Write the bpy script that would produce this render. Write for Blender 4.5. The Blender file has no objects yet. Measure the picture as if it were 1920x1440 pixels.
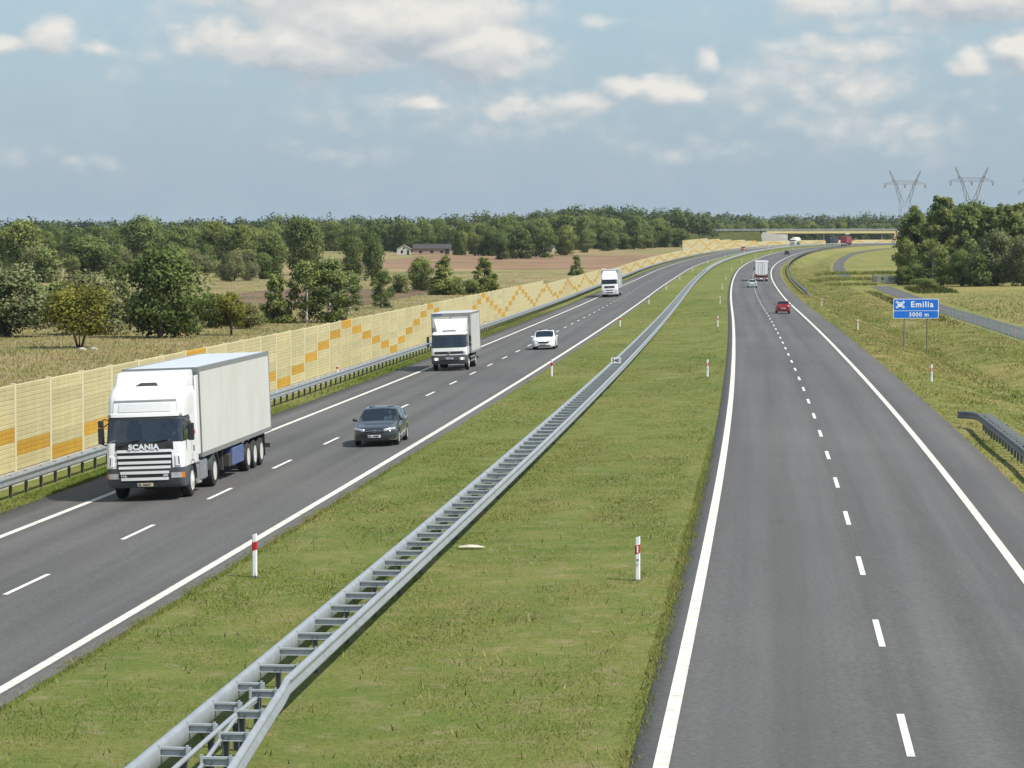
import bpy, math, random
import numpy as np
from mathutils import Vector, Matrix
random.seed(7)
SC = bpy.context.scene
COL = SC.collection
R = math.radians

# ------------------------------------------------------------------ camera, sky, sun, exposure
CAM_H, FPX = 8.1427, 5345.0
cam_d = bpy.data.cameras.new('camera'); cam = bpy.data.objects.new('camera', cam_d); COL.objects.link(cam)
cam_d.sensor_width = 36.0; cam_d.lens = FPX/1920*36; cam_d.clip_start = .5; cam_d.clip_end = 12000
cam.matrix_world = (Matrix.Translation((0, 0, CAM_H)) @ Matrix.Rotation(math.pi/2-math.atan((720-442.2)/FPX), 4, 'X')
                    @ Matrix.Rotation(-.0015, 4, 'Z'))
SC.camera = cam

SUN_EL, SUN_AZ = R(52), R(123)          # azimuth clockwise from +Y (the view direction)
sun_d = bpy.data.lights.new('sun', 'SUN'); sun = bpy.data.objects.new('sun', sun_d); COL.objects.link(sun)
sun_d.energy = 4.2; sun_d.angle = R(.53); sun_d.color = (1, .955, .88)
sdir = Vector((math.sin(SUN_AZ)*math.cos(SUN_EL), math.cos(SUN_AZ)*math.cos(SUN_EL), math.sin(SUN_EL)))
sun.rotation_euler = sdir.to_track_quat('Z', 'Y').to_euler(); sun.location = (60, -20, 80)

vs = SC.view_settings
vs.view_transform = 'Standard'; vs.look = 'None'; vs.exposure = 0.4; vs.gamma = 1; vs.use_curve_mapping = False

world = bpy.data.worlds.new('World'); SC.world = world; world.use_nodes = True
def build_world():
    nt = world.node_tree; nt.nodes.clear(); L = nt.links
    def N(t, **k):
        n = nt.nodes.new(t)
        for a, b in k.items(): setattr(n, a, b)
        return n
    def put(sock, v):
        if isinstance(v, bpy.types.NodeSocket): L.new(v, sock)
        else: sock.default_value = v
    def M(op, a, b=0.0, c=None, clamp=False):
        n = N('ShaderNodeMath', operation=op, use_clamp=clamp); put(n.inputs[0], a); put(n.inputs[1], b)
        if c is not None: put(n.inputs[2], c)
        return n.outputs[0]
    def V(op, a, b):
        n = N('ShaderNodeVectorMath', operation=op); put(n.inputs[0], a); put(n.inputs[1], b)
        return n.outputs[0]
    def mapr(v, a, b, c=0.0, d=1.0, smooth=True):
        n = N('ShaderNodeMapRange', interpolation_type='SMOOTHSTEP' if smooth else 'LINEAR'); put(n.inputs[0], v)
        for i, q in enumerate((a, b, c, d)): put(n.inputs[i+1], q)
        return n.outputs[0]
    def mix(f, a, b):
        n = N('ShaderNodeMix', data_type='RGBA'); put(n.inputs[0], f); put(n.inputs[6], a); put(n.inputs[7], b)
        return n.outputs[2]
    sky = N('ShaderNodeTexSky', sky_type='NISHITA', sun_disc=False, sun_elevation=SUN_EL, sun_rotation=SUN_AZ,
            altitude=150, air_density=1.0, dust_density=.7, ozone_density=1.0)
    bg = N('ShaderNodeBackground'); L.new(sky.outputs[0], bg.inputs[0]); bg.inputs[1].default_value = SKY_STR
    d0 = N('ShaderNodeTexCoord').outputs['Generated']
    U = 1/FPX
    # cumulus banks by compass bearing and elevation: centre, half width, half height, strength
    BANKS = [(740, 45, 250, 82, 1.7), (885, 92, 135, 62, 1.6), (415, 72, 110, 58, 1.0), (590, 90, 190, 58, 1.5), (660, -10, 340, 70, 1.1),
             (25, 88, 90, 30, .80), (104, 76, 60, 42, 1.05), (190, 94, 55, 26, .66), (1225, 168, 130, 36, 1.0), (1330, 115, 34, 40, .95), (1075, 196, 115, 30, .74), (1110, 38, 60, 30, .6),
             (795, 190, 70, 30, .78), (955, 210, 100, 30, .76), (1830, 2, 190, 50, 1.3), (1540, 18, 170, 50, .75), (1590, 100, 180, 36, .72), (1812, 124, 52, 34, .9), (1895, 100, 54, 42, 1.15), (1660, 52, 170, 36, .68),
             (1530, 160, 400, 80, .62), (620, 292, 230, 40, .40), (1290, 282, 260, 40, .46), (130, 300, 220, 40, .38), (1660, 250, 360, 70, .50), (900, 205, 430, 75, .48), (330, 105, 280, 75, .42)]
    def density(off):
        D = V('ADD', d0, off)
        vm = N('ShaderNodeVectorMath', operation='MULTIPLY'); L.new(D, vm.inputs[0]); vm.inputs[1].default_value = (1, 1, 1.5)
        n1 = N('ShaderNodeTexNoise', noise_dimensions='3D'); L.new(vm.outputs[0], n1.inputs['Vector'])
        n1.inputs['Scale'].default_value = 42; n1.inputs['Detail'].default_value = 8; n1.inputs['Roughness'].default_value = .64
        n2 = N('ShaderNodeTexNoise', noise_dimensions='3D'); L.new(vm.outputs[0], n2.inputs['Vector'])
        n2.inputs['Scale'].default_value = 60; n2.inputs['Detail'].default_value = 3
        vo = N('ShaderNodeTexVoronoi', feature='F1'); L.new(V('ADD', vm.outputs[0], V('MULTIPLY', n2.outputs['Color'], (.012, .012, .012))), vo.inputs['Vector']); vo.inputs['Scale'].default_value = 95
        sp = N('ShaderNodeSeparateXYZ'); L.new(D, sp.inputs[0])
        sw = N('ShaderNodeSeparateXYZ'); L.new(n2.outputs['Color'], sw.inputs[0])
        az = M('ADD', M('ARCTAN2', sp.outputs[0], sp.outputs[1]), M('MULTIPLY', M('SUBTRACT', sw.outputs[0], .5), 70*U))
        el = M('ADD', M('ARCSINE', sp.outputs[2]), M('MULTIPLY', M('SUBTRACT', sw.outputs[1], .5), 60*U))
        cm = N('ShaderNodeCombineXYZ'); L.new(az, cm.inputs[0]); L.new(el, cm.inputs[1])
        tot = None
        for (x, y, rx, ry, amp) in BANKS:
            q = N('ShaderNodeVectorMath', operation='MULTIPLY_ADD'); L.new(cm.outputs[0], q.inputs[0])
            q.inputs[1].default_value = (1/(rx*U), 1/(ry*U), 0); q.inputs[2].default_value = (-(x-960)/rx, -(441-y)/ry, 0)
            dp = N('ShaderNodeVectorMath', operation='DOT_PRODUCT'); L.new(q.outputs[0], dp.inputs[0]); L.new(q.outputs[0], dp.inputs[1])
            g = M('MULTIPLY', M('POWER', .3679, dp.outputs['Value']), amp)
            tot = g if tot is None else M('MAXIMUM', tot, g)
        # open sky elsewhere carries the same scattered cloud
        n3 = N('ShaderNodeTexNoise', noise_dimensions='3D'); L.new(D, n3.inputs['Vector']); n3.inputs['Scale'].default_value = 5; n3.inputs['Detail'].default_value = 3
        wide = mapr(n3.outputs[0], .46, .68, 0, .75)
        high = mapr(sp.outputs[2], .085, .2)
        tot = M('MAXIMUM', tot, M('MULTIPLY', wide, high))
        return M('ADD', M('ADD', tot, M('MULTIPLY', M('SUBTRACT', n1.outputs[0], .5), .85)), M('MULTIPLY', M('SUBTRACT', .45, vo.outputs['Distance']), .28)), n1.outputs[0], sp.outputs[2]
    dn, fb, z = density((0, 0, 0))
    dn2, _, _ = density((.0024, 0, .0050))
    mask = mapr(dn, .20, .84)
    lit = M('ADD', .56, M('MULTIPLY', M('SUBTRACT', dn, dn2), 1.05), clamp=True)
    ccol = mix(lit, (.345, .39, .43, 1), (.66, .635, .59, 1))
    # thin grey-blue stratus low over the horizon
    veil = mapr(z, .0, .2, .96, .5, smooth=True)
    veilc = mix(mapr(z, .01, .085), (.278, .358, .425, 1), (.275, .378, .452, 1))
    veilc = mix(M('MULTIPLY', mapr(fb, .42, .75), .35), veilc, (.36, .42, .47, 1))
    bgv = N('ShaderNodeBackground'); L.new(veilc, bgv.inputs[0]); bgv.inputs[1].default_value = 1.0
    bgc = N('ShaderNodeBackground'); L.new(ccol, bgc.inputs[0]); bgc.inputs[1].default_value = 1.0
    m1 = N('ShaderNodeMixShader'); L.new(veil, m1.inputs[0]); L.new(bg.outputs[0], m1.inputs[1]); L.new(bgv.outputs[0], m1.inputs[2])
    m2 = N('ShaderNodeMixShader'); L.new(M('MULTIPLY', mask, .93), m2.inputs[0]); L.new(m1.outputs[0], m2.inputs[1]); L.new(bgc.outputs[0], m2.inputs[2])
    out = N('ShaderNodeOutputWorld'); L.new(m2.outputs[0], out.inputs[0])
SKY_STR = .125
build_world()
try:
    world.cycles.sampling_method = 'NONE'
except Exception: pass

# ------------------------------------------------------------------ materials
MATS = {}
def nodes_of(name):
    m = bpy.data.materials.new(name); m.use_nodes = True
    nt = m.node_tree; b = nt.nodes['Principled BSDF']
    return m, nt, b
def ramp(nt, fac, stops):
    r = nt.nodes.new('ShaderNodeValToRGB'); nt.links.new(fac, r.inputs[0])
    e = r.color_ramp.elements
    while len(e) < len(stops): e.new(.5)
    for el, (p, c) in zip(e, stops): el.position = p; el.color = (*c, 1)
    return r.outputs[0]
def noise(nt, scale, detail=4, rough=.55, vec=None, stretch=None):
    n = nt.nodes.new('ShaderNodeTexNoise'); n.inputs['Scale'].default_value = scale; n.inputs['Detail'].default_value = detail; n.inputs['Roughness'].default_value = rough
    if vec is None: vec = nt.nodes.new('ShaderNodeTexCoord').outputs['Object']
    if stretch:
        mp = nt.nodes.new('ShaderNodeMapping'); mp.inputs['Scale'].default_value = stretch; nt.links.new(vec, mp.inputs[0]); vec = mp.outputs[0]
    nt.links.new(vec, n.inputs['Vector'])
    return n.outputs[0]
def mixc(nt, f, a, b, blend='MIX'):
    n = nt.nodes.new('ShaderNodeMix'); n.data_type = 'RGBA'; n.blend_type = blend
    for s, v in ((0, f), (6, a), (7, b)):
        if isinstance(v, bpy.types.NodeSocket): nt.links.new(v, n.inputs[s])
        else: n.inputs[s].default_value = v if s == 0 else (*v, 1)
    return n.outputs[2]
def bump(nt, b, h, strength=.3, dist=.02):
    n = nt.nodes.new('ShaderNodeBump'); n.inputs['Strength'].default_value = strength; n.inputs['Distance'].default_value = dist
    nt.links.new(h, n.inputs['Height']); nt.links.new(n.outputs[0], b.inputs['Normal'])
def P(name, col, rough=.5, metal=0., var=.12, scale=3., fine=0., spec=.5, coat=0., emit=None, estr=0., dirt=None):
    """plain surface with a little noise in its colour and gloss"""
    if name in MATS: return MATS[name]
    m, nt, b = nodes_of(name)
    n = noise(nt, scale, 6, .6)
    lo = tuple(c*(1-var) for c in col); hi = tuple(min(1, c*(1+var)) for c in col)
    c = ramp(nt, n, [(.3, lo), (.7, hi)])
    if dirt:
        c = mixc(nt, ramp(nt, noise(nt, dirt[1], 5, .65, stretch=dirt[3] if len(dirt) > 3 else None), [(.48, (0, 0, 0)), (.72, (dirt[2],)*3)]), c, dirt[0])
    nt.links.new(c, b.inputs['Base Color'])
    b.inputs['Roughness'].default_value = rough; b.inputs['Metallic'].default_value = metal
    b.inputs['Specular IOR Level'].default_value = spec; b.inputs['Coat Weight'].default_value = coat
    if fine: bump(nt, b, noise(nt, fine, 3), .25, .01)
    if emit: b.inputs['Emission Color'].default_value = (*emit, 1); b.inputs['Emission Strength'].default_value = estr
    MATS[name] = m
    return m

def m_asphalt():
    m, nt, b = nodes_of('asphalt')
    big = ramp(nt, noise(nt, .05, 4, .6), [(.3, (.098, .095, .091)), (.7, (.121, .117, .111))])
    grit = ramp(nt, noise(nt, 9, 8, .8), [(.25, (.52,)*3), (.75, (1.42,)*3)])
    c = mixc(nt, 1, big, grit, 'MULTIPLY')
    at = nt.nodes.new('ShaderNodeAttribute'); at.attribute_name = 'track'
    streak = ramp(nt, noise(nt, 1.1, 4, .6, at.outputs['Vector'], (1, .012, 1)), [(.3, (.82,)*3), (.7, (1.13,)*3)])
    c = mixc(nt, 1, c, streak, 'MULTIPLY')
    sx = nt.nodes.new('ShaderNodeSeparateXYZ'); nt.links.new(at.outputs['Vector'], sx.inputs[0])
    ab = nt.nodes.new('ShaderNodeMath'); ab.operation = 'ABSOLUTE'; nt.links.new(sx.outputs[0], ab.inputs[0])
    w1 = nt.nodes.new('ShaderNodeMath'); w1.operation = 'MULTIPLY_ADD'; nt.links.new(ab.outputs[0], w1.inputs[0]); w1.inputs[1].default_value = 2*math.pi/1.933; w1.inputs[2].default_value = -6.03*2*math.pi/1.933
    w2 = nt.nodes.new('ShaderNodeMath'); w2.operation = 'COSINE'; nt.links.new(w1.outputs[0], w2.inputs[0])
    mr = nt.nodes.new('ShaderNodeMapRange'); nt.links.new(w2.outputs[0], mr.inputs[0]); mr.inputs[1].default_value = -1; mr.inputs[2].default_value = 1
    c = mixc(nt, 1, c, ramp(nt, mr.outputs[0], [(0, (1.07, 1.07, 1.08)), (1, (.93, .93, .925))]), 'MULTIPLY')
    st = ramp(nt, noise(nt, .35, 5, .7, at.outputs['Vector'], (1, .25, 1)), [(.62, (1, 1, 1)), (.72, (.79, .78, .77))])
    c = mixc(nt, 1, c, st, 'MULTIPLY')
    nt.links.new(c, b.inputs['Base Color']); b.inputs['Roughness'].default_value = .82; b.inputs['Specular IOR Level'].default_value = .3
    bump(nt, b, noise(nt, 60, 3, .7), .35, .006)
    return m
def m_grass(name, cols, patch=.35, fine=5, straw=None, dark=None, bs=.6):
    m, nt, b = nodes_of(name)
    c = ramp(nt, noise(nt, patch, 6, .62), [(.30, cols[0]), (.5, cols[1]), (.70, cols[2])])
    if straw: c = mixc(nt, ramp(nt, noise(nt, patch*2.7, 6, .65), [(.5, (0, 0, 0)), (.68, (.75,)*3)]), c, straw)
    if dark: c = mixc(nt, ramp(nt, noise(nt, patch*1.7, 5, .6), [(.56, (0, 0, 0)), (.7, (.7,)*3)]), c, dark)
    c = mixc(nt, 1, c, ramp(nt, noise(nt, .028, 4, .6), [(.35, (.80, .90, .80)), (.65, (1.18, 1.07, 1.16))]), 'MULTIPLY')
    sp = ramp(nt, noise(nt, fine, 9, .85), [(.28, (.62,)*3), (.72, (1.35,)*3)])
    c = mixc(nt, 1, c, sp, 'MULTIPLY')
    nt.links.new(c, b.inputs['Base Color']); b.inputs['Roughness'].default_value = .95; b.inputs['Specular IOR Level'].default_value = .1
    bump(nt, b, noise(nt, fine*2.2, 5, .8), bs, .06)
    return m
def m_blade(name, stops):
    m, nt, b = nodes_of(name)
    at = nt.nodes.new('ShaderNodeAttribute'); at.attribute_name = 'tint'
    c = ramp(nt, at.outputs['Fac'], stops)
    pos = nt.nodes.new('ShaderNodeNewGeometry').outputs['Position']
    c = mixc(nt, 1, c, ramp(nt, noise(nt, .45, 4, .6, pos), [(.3, (.80, .86, .8)), (.7, (1.18, 1.12, 1.08))]), 'MULTIPLY')
    c = mixc(nt, 1, c, ramp(nt, noise(nt, .045, 3, .55, pos), [(.36, (.80, .98, .78)), (.64, (1.16, 1.04, 1.12))]), 'MULTIPLY')
    nt.nodes.remove(b)
    df = nt.nodes.new('ShaderNodeBsdfDiffuse'); tr = nt.nodes.new('ShaderNodeBsdfTranslucent')
    nt.links.new(c, df.inputs[0]); nt.links.new(c, tr.inputs[0])
    gm = nt.nodes.new('ShaderNodeNewGeometry'); va = nt.nodes.new('ShaderNodeVectorMath'); va.operation = 'MULTIPLY_ADD'
    va.inputs[1].default_value = (.35, .35, .35); va.inputs[2].default_value = (0, 0, .8); nt.links.new(gm.outputs['Normal'], va.inputs[0])
    vn = nt.nodes.new('ShaderNodeVectorMath'); vn.operation = 'NORMALIZE'; nt.links.new(va.outputs[0], vn.inputs[0]); nt.links.new(vn.outputs[0], df.inputs['Normal'])
    mx = nt.nodes.new('ShaderNodeMixShader'); mx.inputs[0].default_value = .12
    nt.links.new(df.outputs[0], mx.inputs[1]); nt.links.new(tr.outputs[0], mx.inputs[2])
    nt.links.new(mx.outputs[0], nt.nodes['Material Output'].inputs[0])
    return m
def m_leaf(name, lo, mid, hi):
    m, nt, b = nodes_of(name)
    at = nt.nodes.new('ShaderNodeAttribute'); at.attribute_name = 'tint'
    c = ramp(nt, at.outputs['Fac'], [(.05, lo), (.5, mid), (.95, hi)])
    oi = nt.nodes.new('ShaderNodeObjectInfo')
    c = mixc(nt, 1, c, ramp(nt, oi.outputs['Random'], [(0, (.84, .9, .9)), (.5, (1.0, 1.0, 1.0)), (1, (1.15, 1.1, .95))]), 'MULTIPLY')
    nt.nodes.remove(b)
    df = nt.nodes.new('ShaderNodeBsdfDiffuse'); tr = nt.nodes.new('ShaderNodeBsdfTranslucent')
    nt.links.new(c, df.inputs[0])
    ao = nt.nodes.new('ShaderNodeAttribute'); ao.attribute_name = 'out'
    vt = nt.nodes.new('ShaderNodeVectorTransform'); vt.vector_type = 'NORMAL'; vt.convert_from = 'OBJECT'; vt.convert_to = 'WORLD'; nt.links.new(ao.outputs['Vector'], vt.inputs[0])
    gm = nt.nodes.new('ShaderNodeNewGeometry'); va = nt.nodes.new('ShaderNodeVectorMath'); va.operation = 'MULTIPLY_ADD'; va.inputs[1].default_value = (.62,)*3
    nt.links.new(gm.outputs['Normal'], va.inputs[0]); nt.links.new(vt.outputs[0], va.inputs[2])
    vn = nt.nodes.new('ShaderNodeVectorMath'); vn.operation = 'NORMALIZE'; nt.links.new(va.outputs[0], vn.inputs[0]); nt.links.new(vn.outputs[0], df.inputs['Normal'])
    nt.links.new(mixc(nt, 1, c, (1.1, 1.12, .7), 'MULTIPLY'), tr.inputs[0])
    mx = nt.nodes.new('ShaderNodeMixShader'); mx.inputs[0].default_value = .25
    nt.links.new(df.outputs[0], mx.inputs[1]); nt.links.new(tr.outputs[0], mx.inputs[2])
    nt.links.new(mx.outputs[0], nt.nodes['Material Output'].inputs[0])
    return m
def m_panel(name, a, bcol):
    m, nt, b = nodes_of(name)
    c = ramp(nt, noise(nt, 1.2, 5, .6, stretch=(1, .4, 5)), [(.3, a), (.7, bcol)])
    oi = nt.nodes.new('ShaderNodeObjectInfo')
    c = mixc(nt, 1, c, ramp(nt, oi.outputs['Random'], [(0, (.9, .9, .88)), (1, (1.08, 1.07, 1.04))]), 'MULTIPLY')
    c = mixc(nt, 1, c, ramp(nt, noise(nt, 2.2, 5, .65, nt.nodes.new('ShaderNodeNewGeometry').outputs['Position'], (1, 1, .22)), [(.42, (.93, .92, .90)), (.62, (1.02, 1.02, 1.02))]), 'MULTIPLY')
    nt.links.new(c, b.inputs['Base Color']); b.inputs['Roughness'].default_value = .7
    bump(nt, b, noise(nt, 30, 3, stretch=(1, .3, 3)), .2, .01)
    return m
def m_glass(name, tint=(.25, .3, .3), gl=.25):
    m, nt, b = nodes_of(name); nt.nodes.remove(b)
    t = nt.nodes.new('ShaderNodeBsdfTransparent'); t.inputs[0].default_value = (*tint, 1)
    g = nt.nodes.new('ShaderNodeBsdfGlossy'); g.inputs[0].default_value = (.9, .95, 1, 1); g.inputs[1].default_value = .02
    fr = nt.nodes.new('ShaderNodeFresnel'); fr.inputs[0].default_value = 1.5
    ad = nt.nodes.new('ShaderNodeMath'); ad.operation = 'MULTIPLY_ADD'; ad.inputs[1].default_value = 1.3; ad.inputs[2].default_value = .07; nt.links.new(fr.outputs[0], ad.inputs[0])
    mx = nt.nodes.new('ShaderNodeMixShader'); nt.links.new(ad.outputs[0], mx.inputs[0])
    nt.links.new(t.outputs[0], mx.inputs[1]); nt.links.new(g.outputs[0], mx.inputs[2])
    nt.links.new(mx.outputs[0], nt.nodes['Material Output'].inputs[0])
    return m
MATS['asphalt'] = m_asphalt()
MATS['grass'] = m_grass('mown_grass', ((.112, .158, .036), (.148, .174, .045), (.192, .192, .064)), .5, 6, straw=(.25, .215, .11), dark=(.098, .15, .03))
MATS['verge'] = m_grass('verge_grass', ((.15, .172, .042), (.205, .203, .058), (.255, .222, .085)), .22, 4, straw=(.29, .235, .125), dark=(.11, .148, .032))
MATS['meadow'] = m_grass('dry_meadow', ((.155, .16, .052), (.24, .205, .09), (.31, .25, .135)), .11, 3, straw=(.34, .265, .165), dark=(.12, .135, .045))
MATS['plough'] = m_grass('ploughed_soil', ((.20, .135, .08), (.245, .162, .098), (.28, .195, .12)), .07, 2.5)
MATS['heath'] = m_grass('heather_fallow', ((.12, .09, .055), (.165, .115, .078), (.19, .14, .09)), .18, 3, dark=(.07, .08, .025))
MATS['stubble'] = m_grass('stubble', ((.24, .185, .09), (.29, .225, .115), (.32, .25, .14)), .1, 3)
MATS['bank'] = m_grass('rank_grass', ((.05, .065, .018), (.075, .085, .024), (.10, .10, .035)), .3, 5)
MATS['line'] = P('road_paint', (.66, .64, .57), .75, var=.12, scale=5, fine=25, dirt=((.33, .29, .22), 2.2, .6))
MATS['dash'] = P('lane_paint', (.70, .695, .65), .75, var=.1, scale=6, fine=25, dirt=((.36, .34, .3), 3.5, .55))
MATS['steel'] = P('galvanised_steel', (.30, .325, .34), .5, .3, var=.22, scale=6, dirt=((.18, .18, .175), 3, .5))
MATS['steel_d'] = P('weathered_shaded_steel', (.16, .172, .175), .6, .3, var=.25, scale=5)
MATS['steel_l'] = P('bright_steel', (.335, .365, .385), .5, .25, var=.15, scale=4, dirt=((.22, .225, .22), 2, .5))
MATS['panel'] = m_panel('straw_panel', (.50, .435, .23), (.58, .51, .285))
MATS['panel_o'] = m_panel('ochre_panel', (.50, .28, .022), (.57, .335, .04))
MATS['wpost'] = P('barrier_post', (.66, .60, .40), .6, var=.06)
MATS['concrete'] = P('concrete', (.45, .43, .38), .85, var=.18, scale=2, fine=20, dirt=((.25, .24, .2), 1.2, .6))
MATS['white'] = P('white_paint', (.80, .80, .79), .28, var=.02, coat=.4)
MATS['white_d'] = P('dusty_white', (.61, .60, .56), .42, var=.05, scale=1.2, dirt=((.52, .49, .40), .8, .7, (1, 1, .25)))
MATS['roofgrey'] = P('roof_sheet', (.56, .59, .61), .4, var=.06, scale=1)
MATS['trim'] = P('aluminium_trim', (.33, .33, .32), .45, .5, var=.1)
MATS['dark'] = P('dark_plastic', (.028, .03, .033), .55, var=.2)
MATS['bumper'] = P('grey_bumper', (.075, .085, .095), .5, var=.12, dirt=((.12, .11, .09), 3, .4))
MATS['black'] = P('black_rubber', (.016, .016, .016), .8, var=.3, scale=8)
MATS['tyre'] = P('tyre_rubber', (.025, .025, .024), .85, var=.3, scale=6, dirt=((.08, .075, .065), 4, .5))
MATS['rim'] = P('rim_silver', (.58, .58, .56), .35, .6, var=.12)
MATS['rim_w'] = P('rim_pale', (.62, .61, .57), .5, .1, var=.12)
MATS['chassis'] = P('chassis_grime', (.045, .042, .038), .8, var=.3, scale=5)
MATS['blue'] = P('blue_box', (.075, .115, .26), .5, var=.15, dirt=((.18, .17, .17), 2, .5))
MATS['chrome'] = P('chrome', (.7, .7, .7), .12, 1., var=.03)
MATS['lens'] = P('lamp_lens', (.62, .64, .65), .12, .4, var=.25, scale=14, coat=.5)
MATS['lamp_on'] = P('lit_lamp', (.9, .8, .6), .3, emit=(1, .82, .52), estr=1.6)
MATS['amber'] = P('amber_lens', (.55, .18, .02), .25, var=.1)
MATS['redlens'] = P('red_lens', (.42, .02, .015), .25, var=.15)
MATS['red'] = P('signal_red', (.45, .018, .022), .45, var=.12)
MATS['plate'] = P('plate_white', (.70, .70, .66), .5, var=.05)
MATS['plate_y'] = P('plate_dusty', (.60, .54, .38), .5, var=.08)
MATS['ink'] = P('black_ink', (.03, .03, .035), .6)
MATS['signblue'] = P('sign_blue', (.008, .15, .62), .4, var=.04)
MATS['signwhite'] = P('sign_white', (.80, .82, .84), .45, var=.02)
MATS['pvc'] = P('white_pvc', (.80, .80, .80), .4, var=.03, dirt=((.6, .58, .52), 5, .35))
MATS['glass'] = m_glass('tinted_glass', (.30, .36, .36))
MATS['glass_d'] = P('dark_glass', (.012, .016, .02), .06, var=.1, spec=.7)
MATS['bark'] = P('bark', (.085, .065, .045), .9, var=.35, scale=9, fine=20)
MATS['birchbark'] = P('birch_bark', (.52, .50, .45), .8, var=.15, scale=4, dirt=((.06, .055, .05), 7, .8, (1, 1, 2.5)))
MATS['leaf'] = m_leaf('leaf_green', (00.070, 00.098, 00.031), (00.166, 00.209, 00.070), (00.302, 00.324, 00.122))
MATS['leaf_d'] = m_leaf('leaf_dark', (00.049, 00.076, 00.027), (00.130, 00.171, 00.056), (00.251, 00.278, 00.101))
MATS['leaf_y'] = m_leaf('leaf_olive', (00.081, 00.095, 00.023), (00.174, 00.179, 00.040), (00.289, 00.272, 00.069))
MATS['leaf_g'] = m_leaf('leaf_grey', (00.101, 00.119, 00.050), (00.202, 00.217, 00.101), (00.332, 00.339, 00.178))
MATS['leaf_far'] = m_leaf('leaf_far', (00.046, 00.074, 00.033), (00.108, 00.139, 00.061), (00.190, 00.213, 00.095))
MATS['leaf_blue'] = m_leaf('leaf_pine', (0.015, 0.036, 0.021), (0.0255, 0.0525, 0.03), (0.042, 0.072, 0.039))
MATS['blade'] = m_blade('grass_blade', [(0, (.106, .158, .032)), (.4, (.155, .184, .046)), (.72, (.205, .2, .068)), (1, (.32, .27, .145))])
MATS['blade_dry'] = m_blade('dry_blade', [(0, (.15, .185, .048)), (.35, (.22, .222, .072)), (.7, (.29, .25, .11)), (1, (.42, .33, .2))])
MATS['blade_dark'] = m_blade('rank_blade', [(0, (.035, .055, .012)), (.6, (.075, .085, .025)), (1, (.15, .13, .06))])
MATS['blade_tan'] = m_blade('tan_blade', [(0, (.15, .165, .05)), (.3, (.24, .215, .085)), (.65, (.33, .265, .135)), (1, (.45, .35, .22))])
# ------------------------------------------------------------------ builders
def tag(o, label=None, cat=None, group=None, kind=None):
    if label: o['label'] = label
    if cat: o['category'] = cat
    if group: o['group'] = group
    if kind: o['kind'] = kind
    return o
def link(name, me, parent=None, mat=None):
    o = bpy.data.objects.new(name, me); COL.objects.link(o)
    if mat is not None and len(me.materials) == 0: me.materials.append(MATS[mat] if isinstance(mat, str) else mat)
    if parent is not None: o.parent = parent
    return o
def empty(name, loc=(0, 0, 0), rz=0., rx=0.):
    o = bpy.data.objects.new(name, None); COL.objects.link(o); o.location = loc; o.rotation_euler = (rx, 0, rz); o.empty_display_size = .3
    return o
def mesh_np(name, v, f, smooth=False, tint=None, out=None):
    """v (N,3), f (M,k) with k fixed"""
    v = np.asarray(v, np.float32); f = np.asarray(f, np.int32); k = f.shape[1]
    me = bpy.data.meshes.new(name); me.vertices.add(len(v)); me.vertices.foreach_set('co', v.ravel())
    me.loops.add(f.size); me.loops.foreach_set('vertex_index', f.ravel())
    me.polygons.add(len(f)); me.polygons.foreach_set('loop_start', np.arange(0, f.size, k, dtype=np.int32))
    if smooth: me.polygons.foreach_set('use_smooth', np.ones(len(f), bool))
    if tint is not None:
        a = me.attributes.new('tint', 'FLOAT', 'FACE'); a.data.foreach_set('value', np.asarray(tint, np.float32))
    if out is not None:
        a = me.attributes.new('out', 'FLOAT_VECTOR', 'FACE'); a.data.foreach_set('vector', np.asarray(out, np.float32).ravel())
    me.update(calc_edges=True)
    return me
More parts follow.
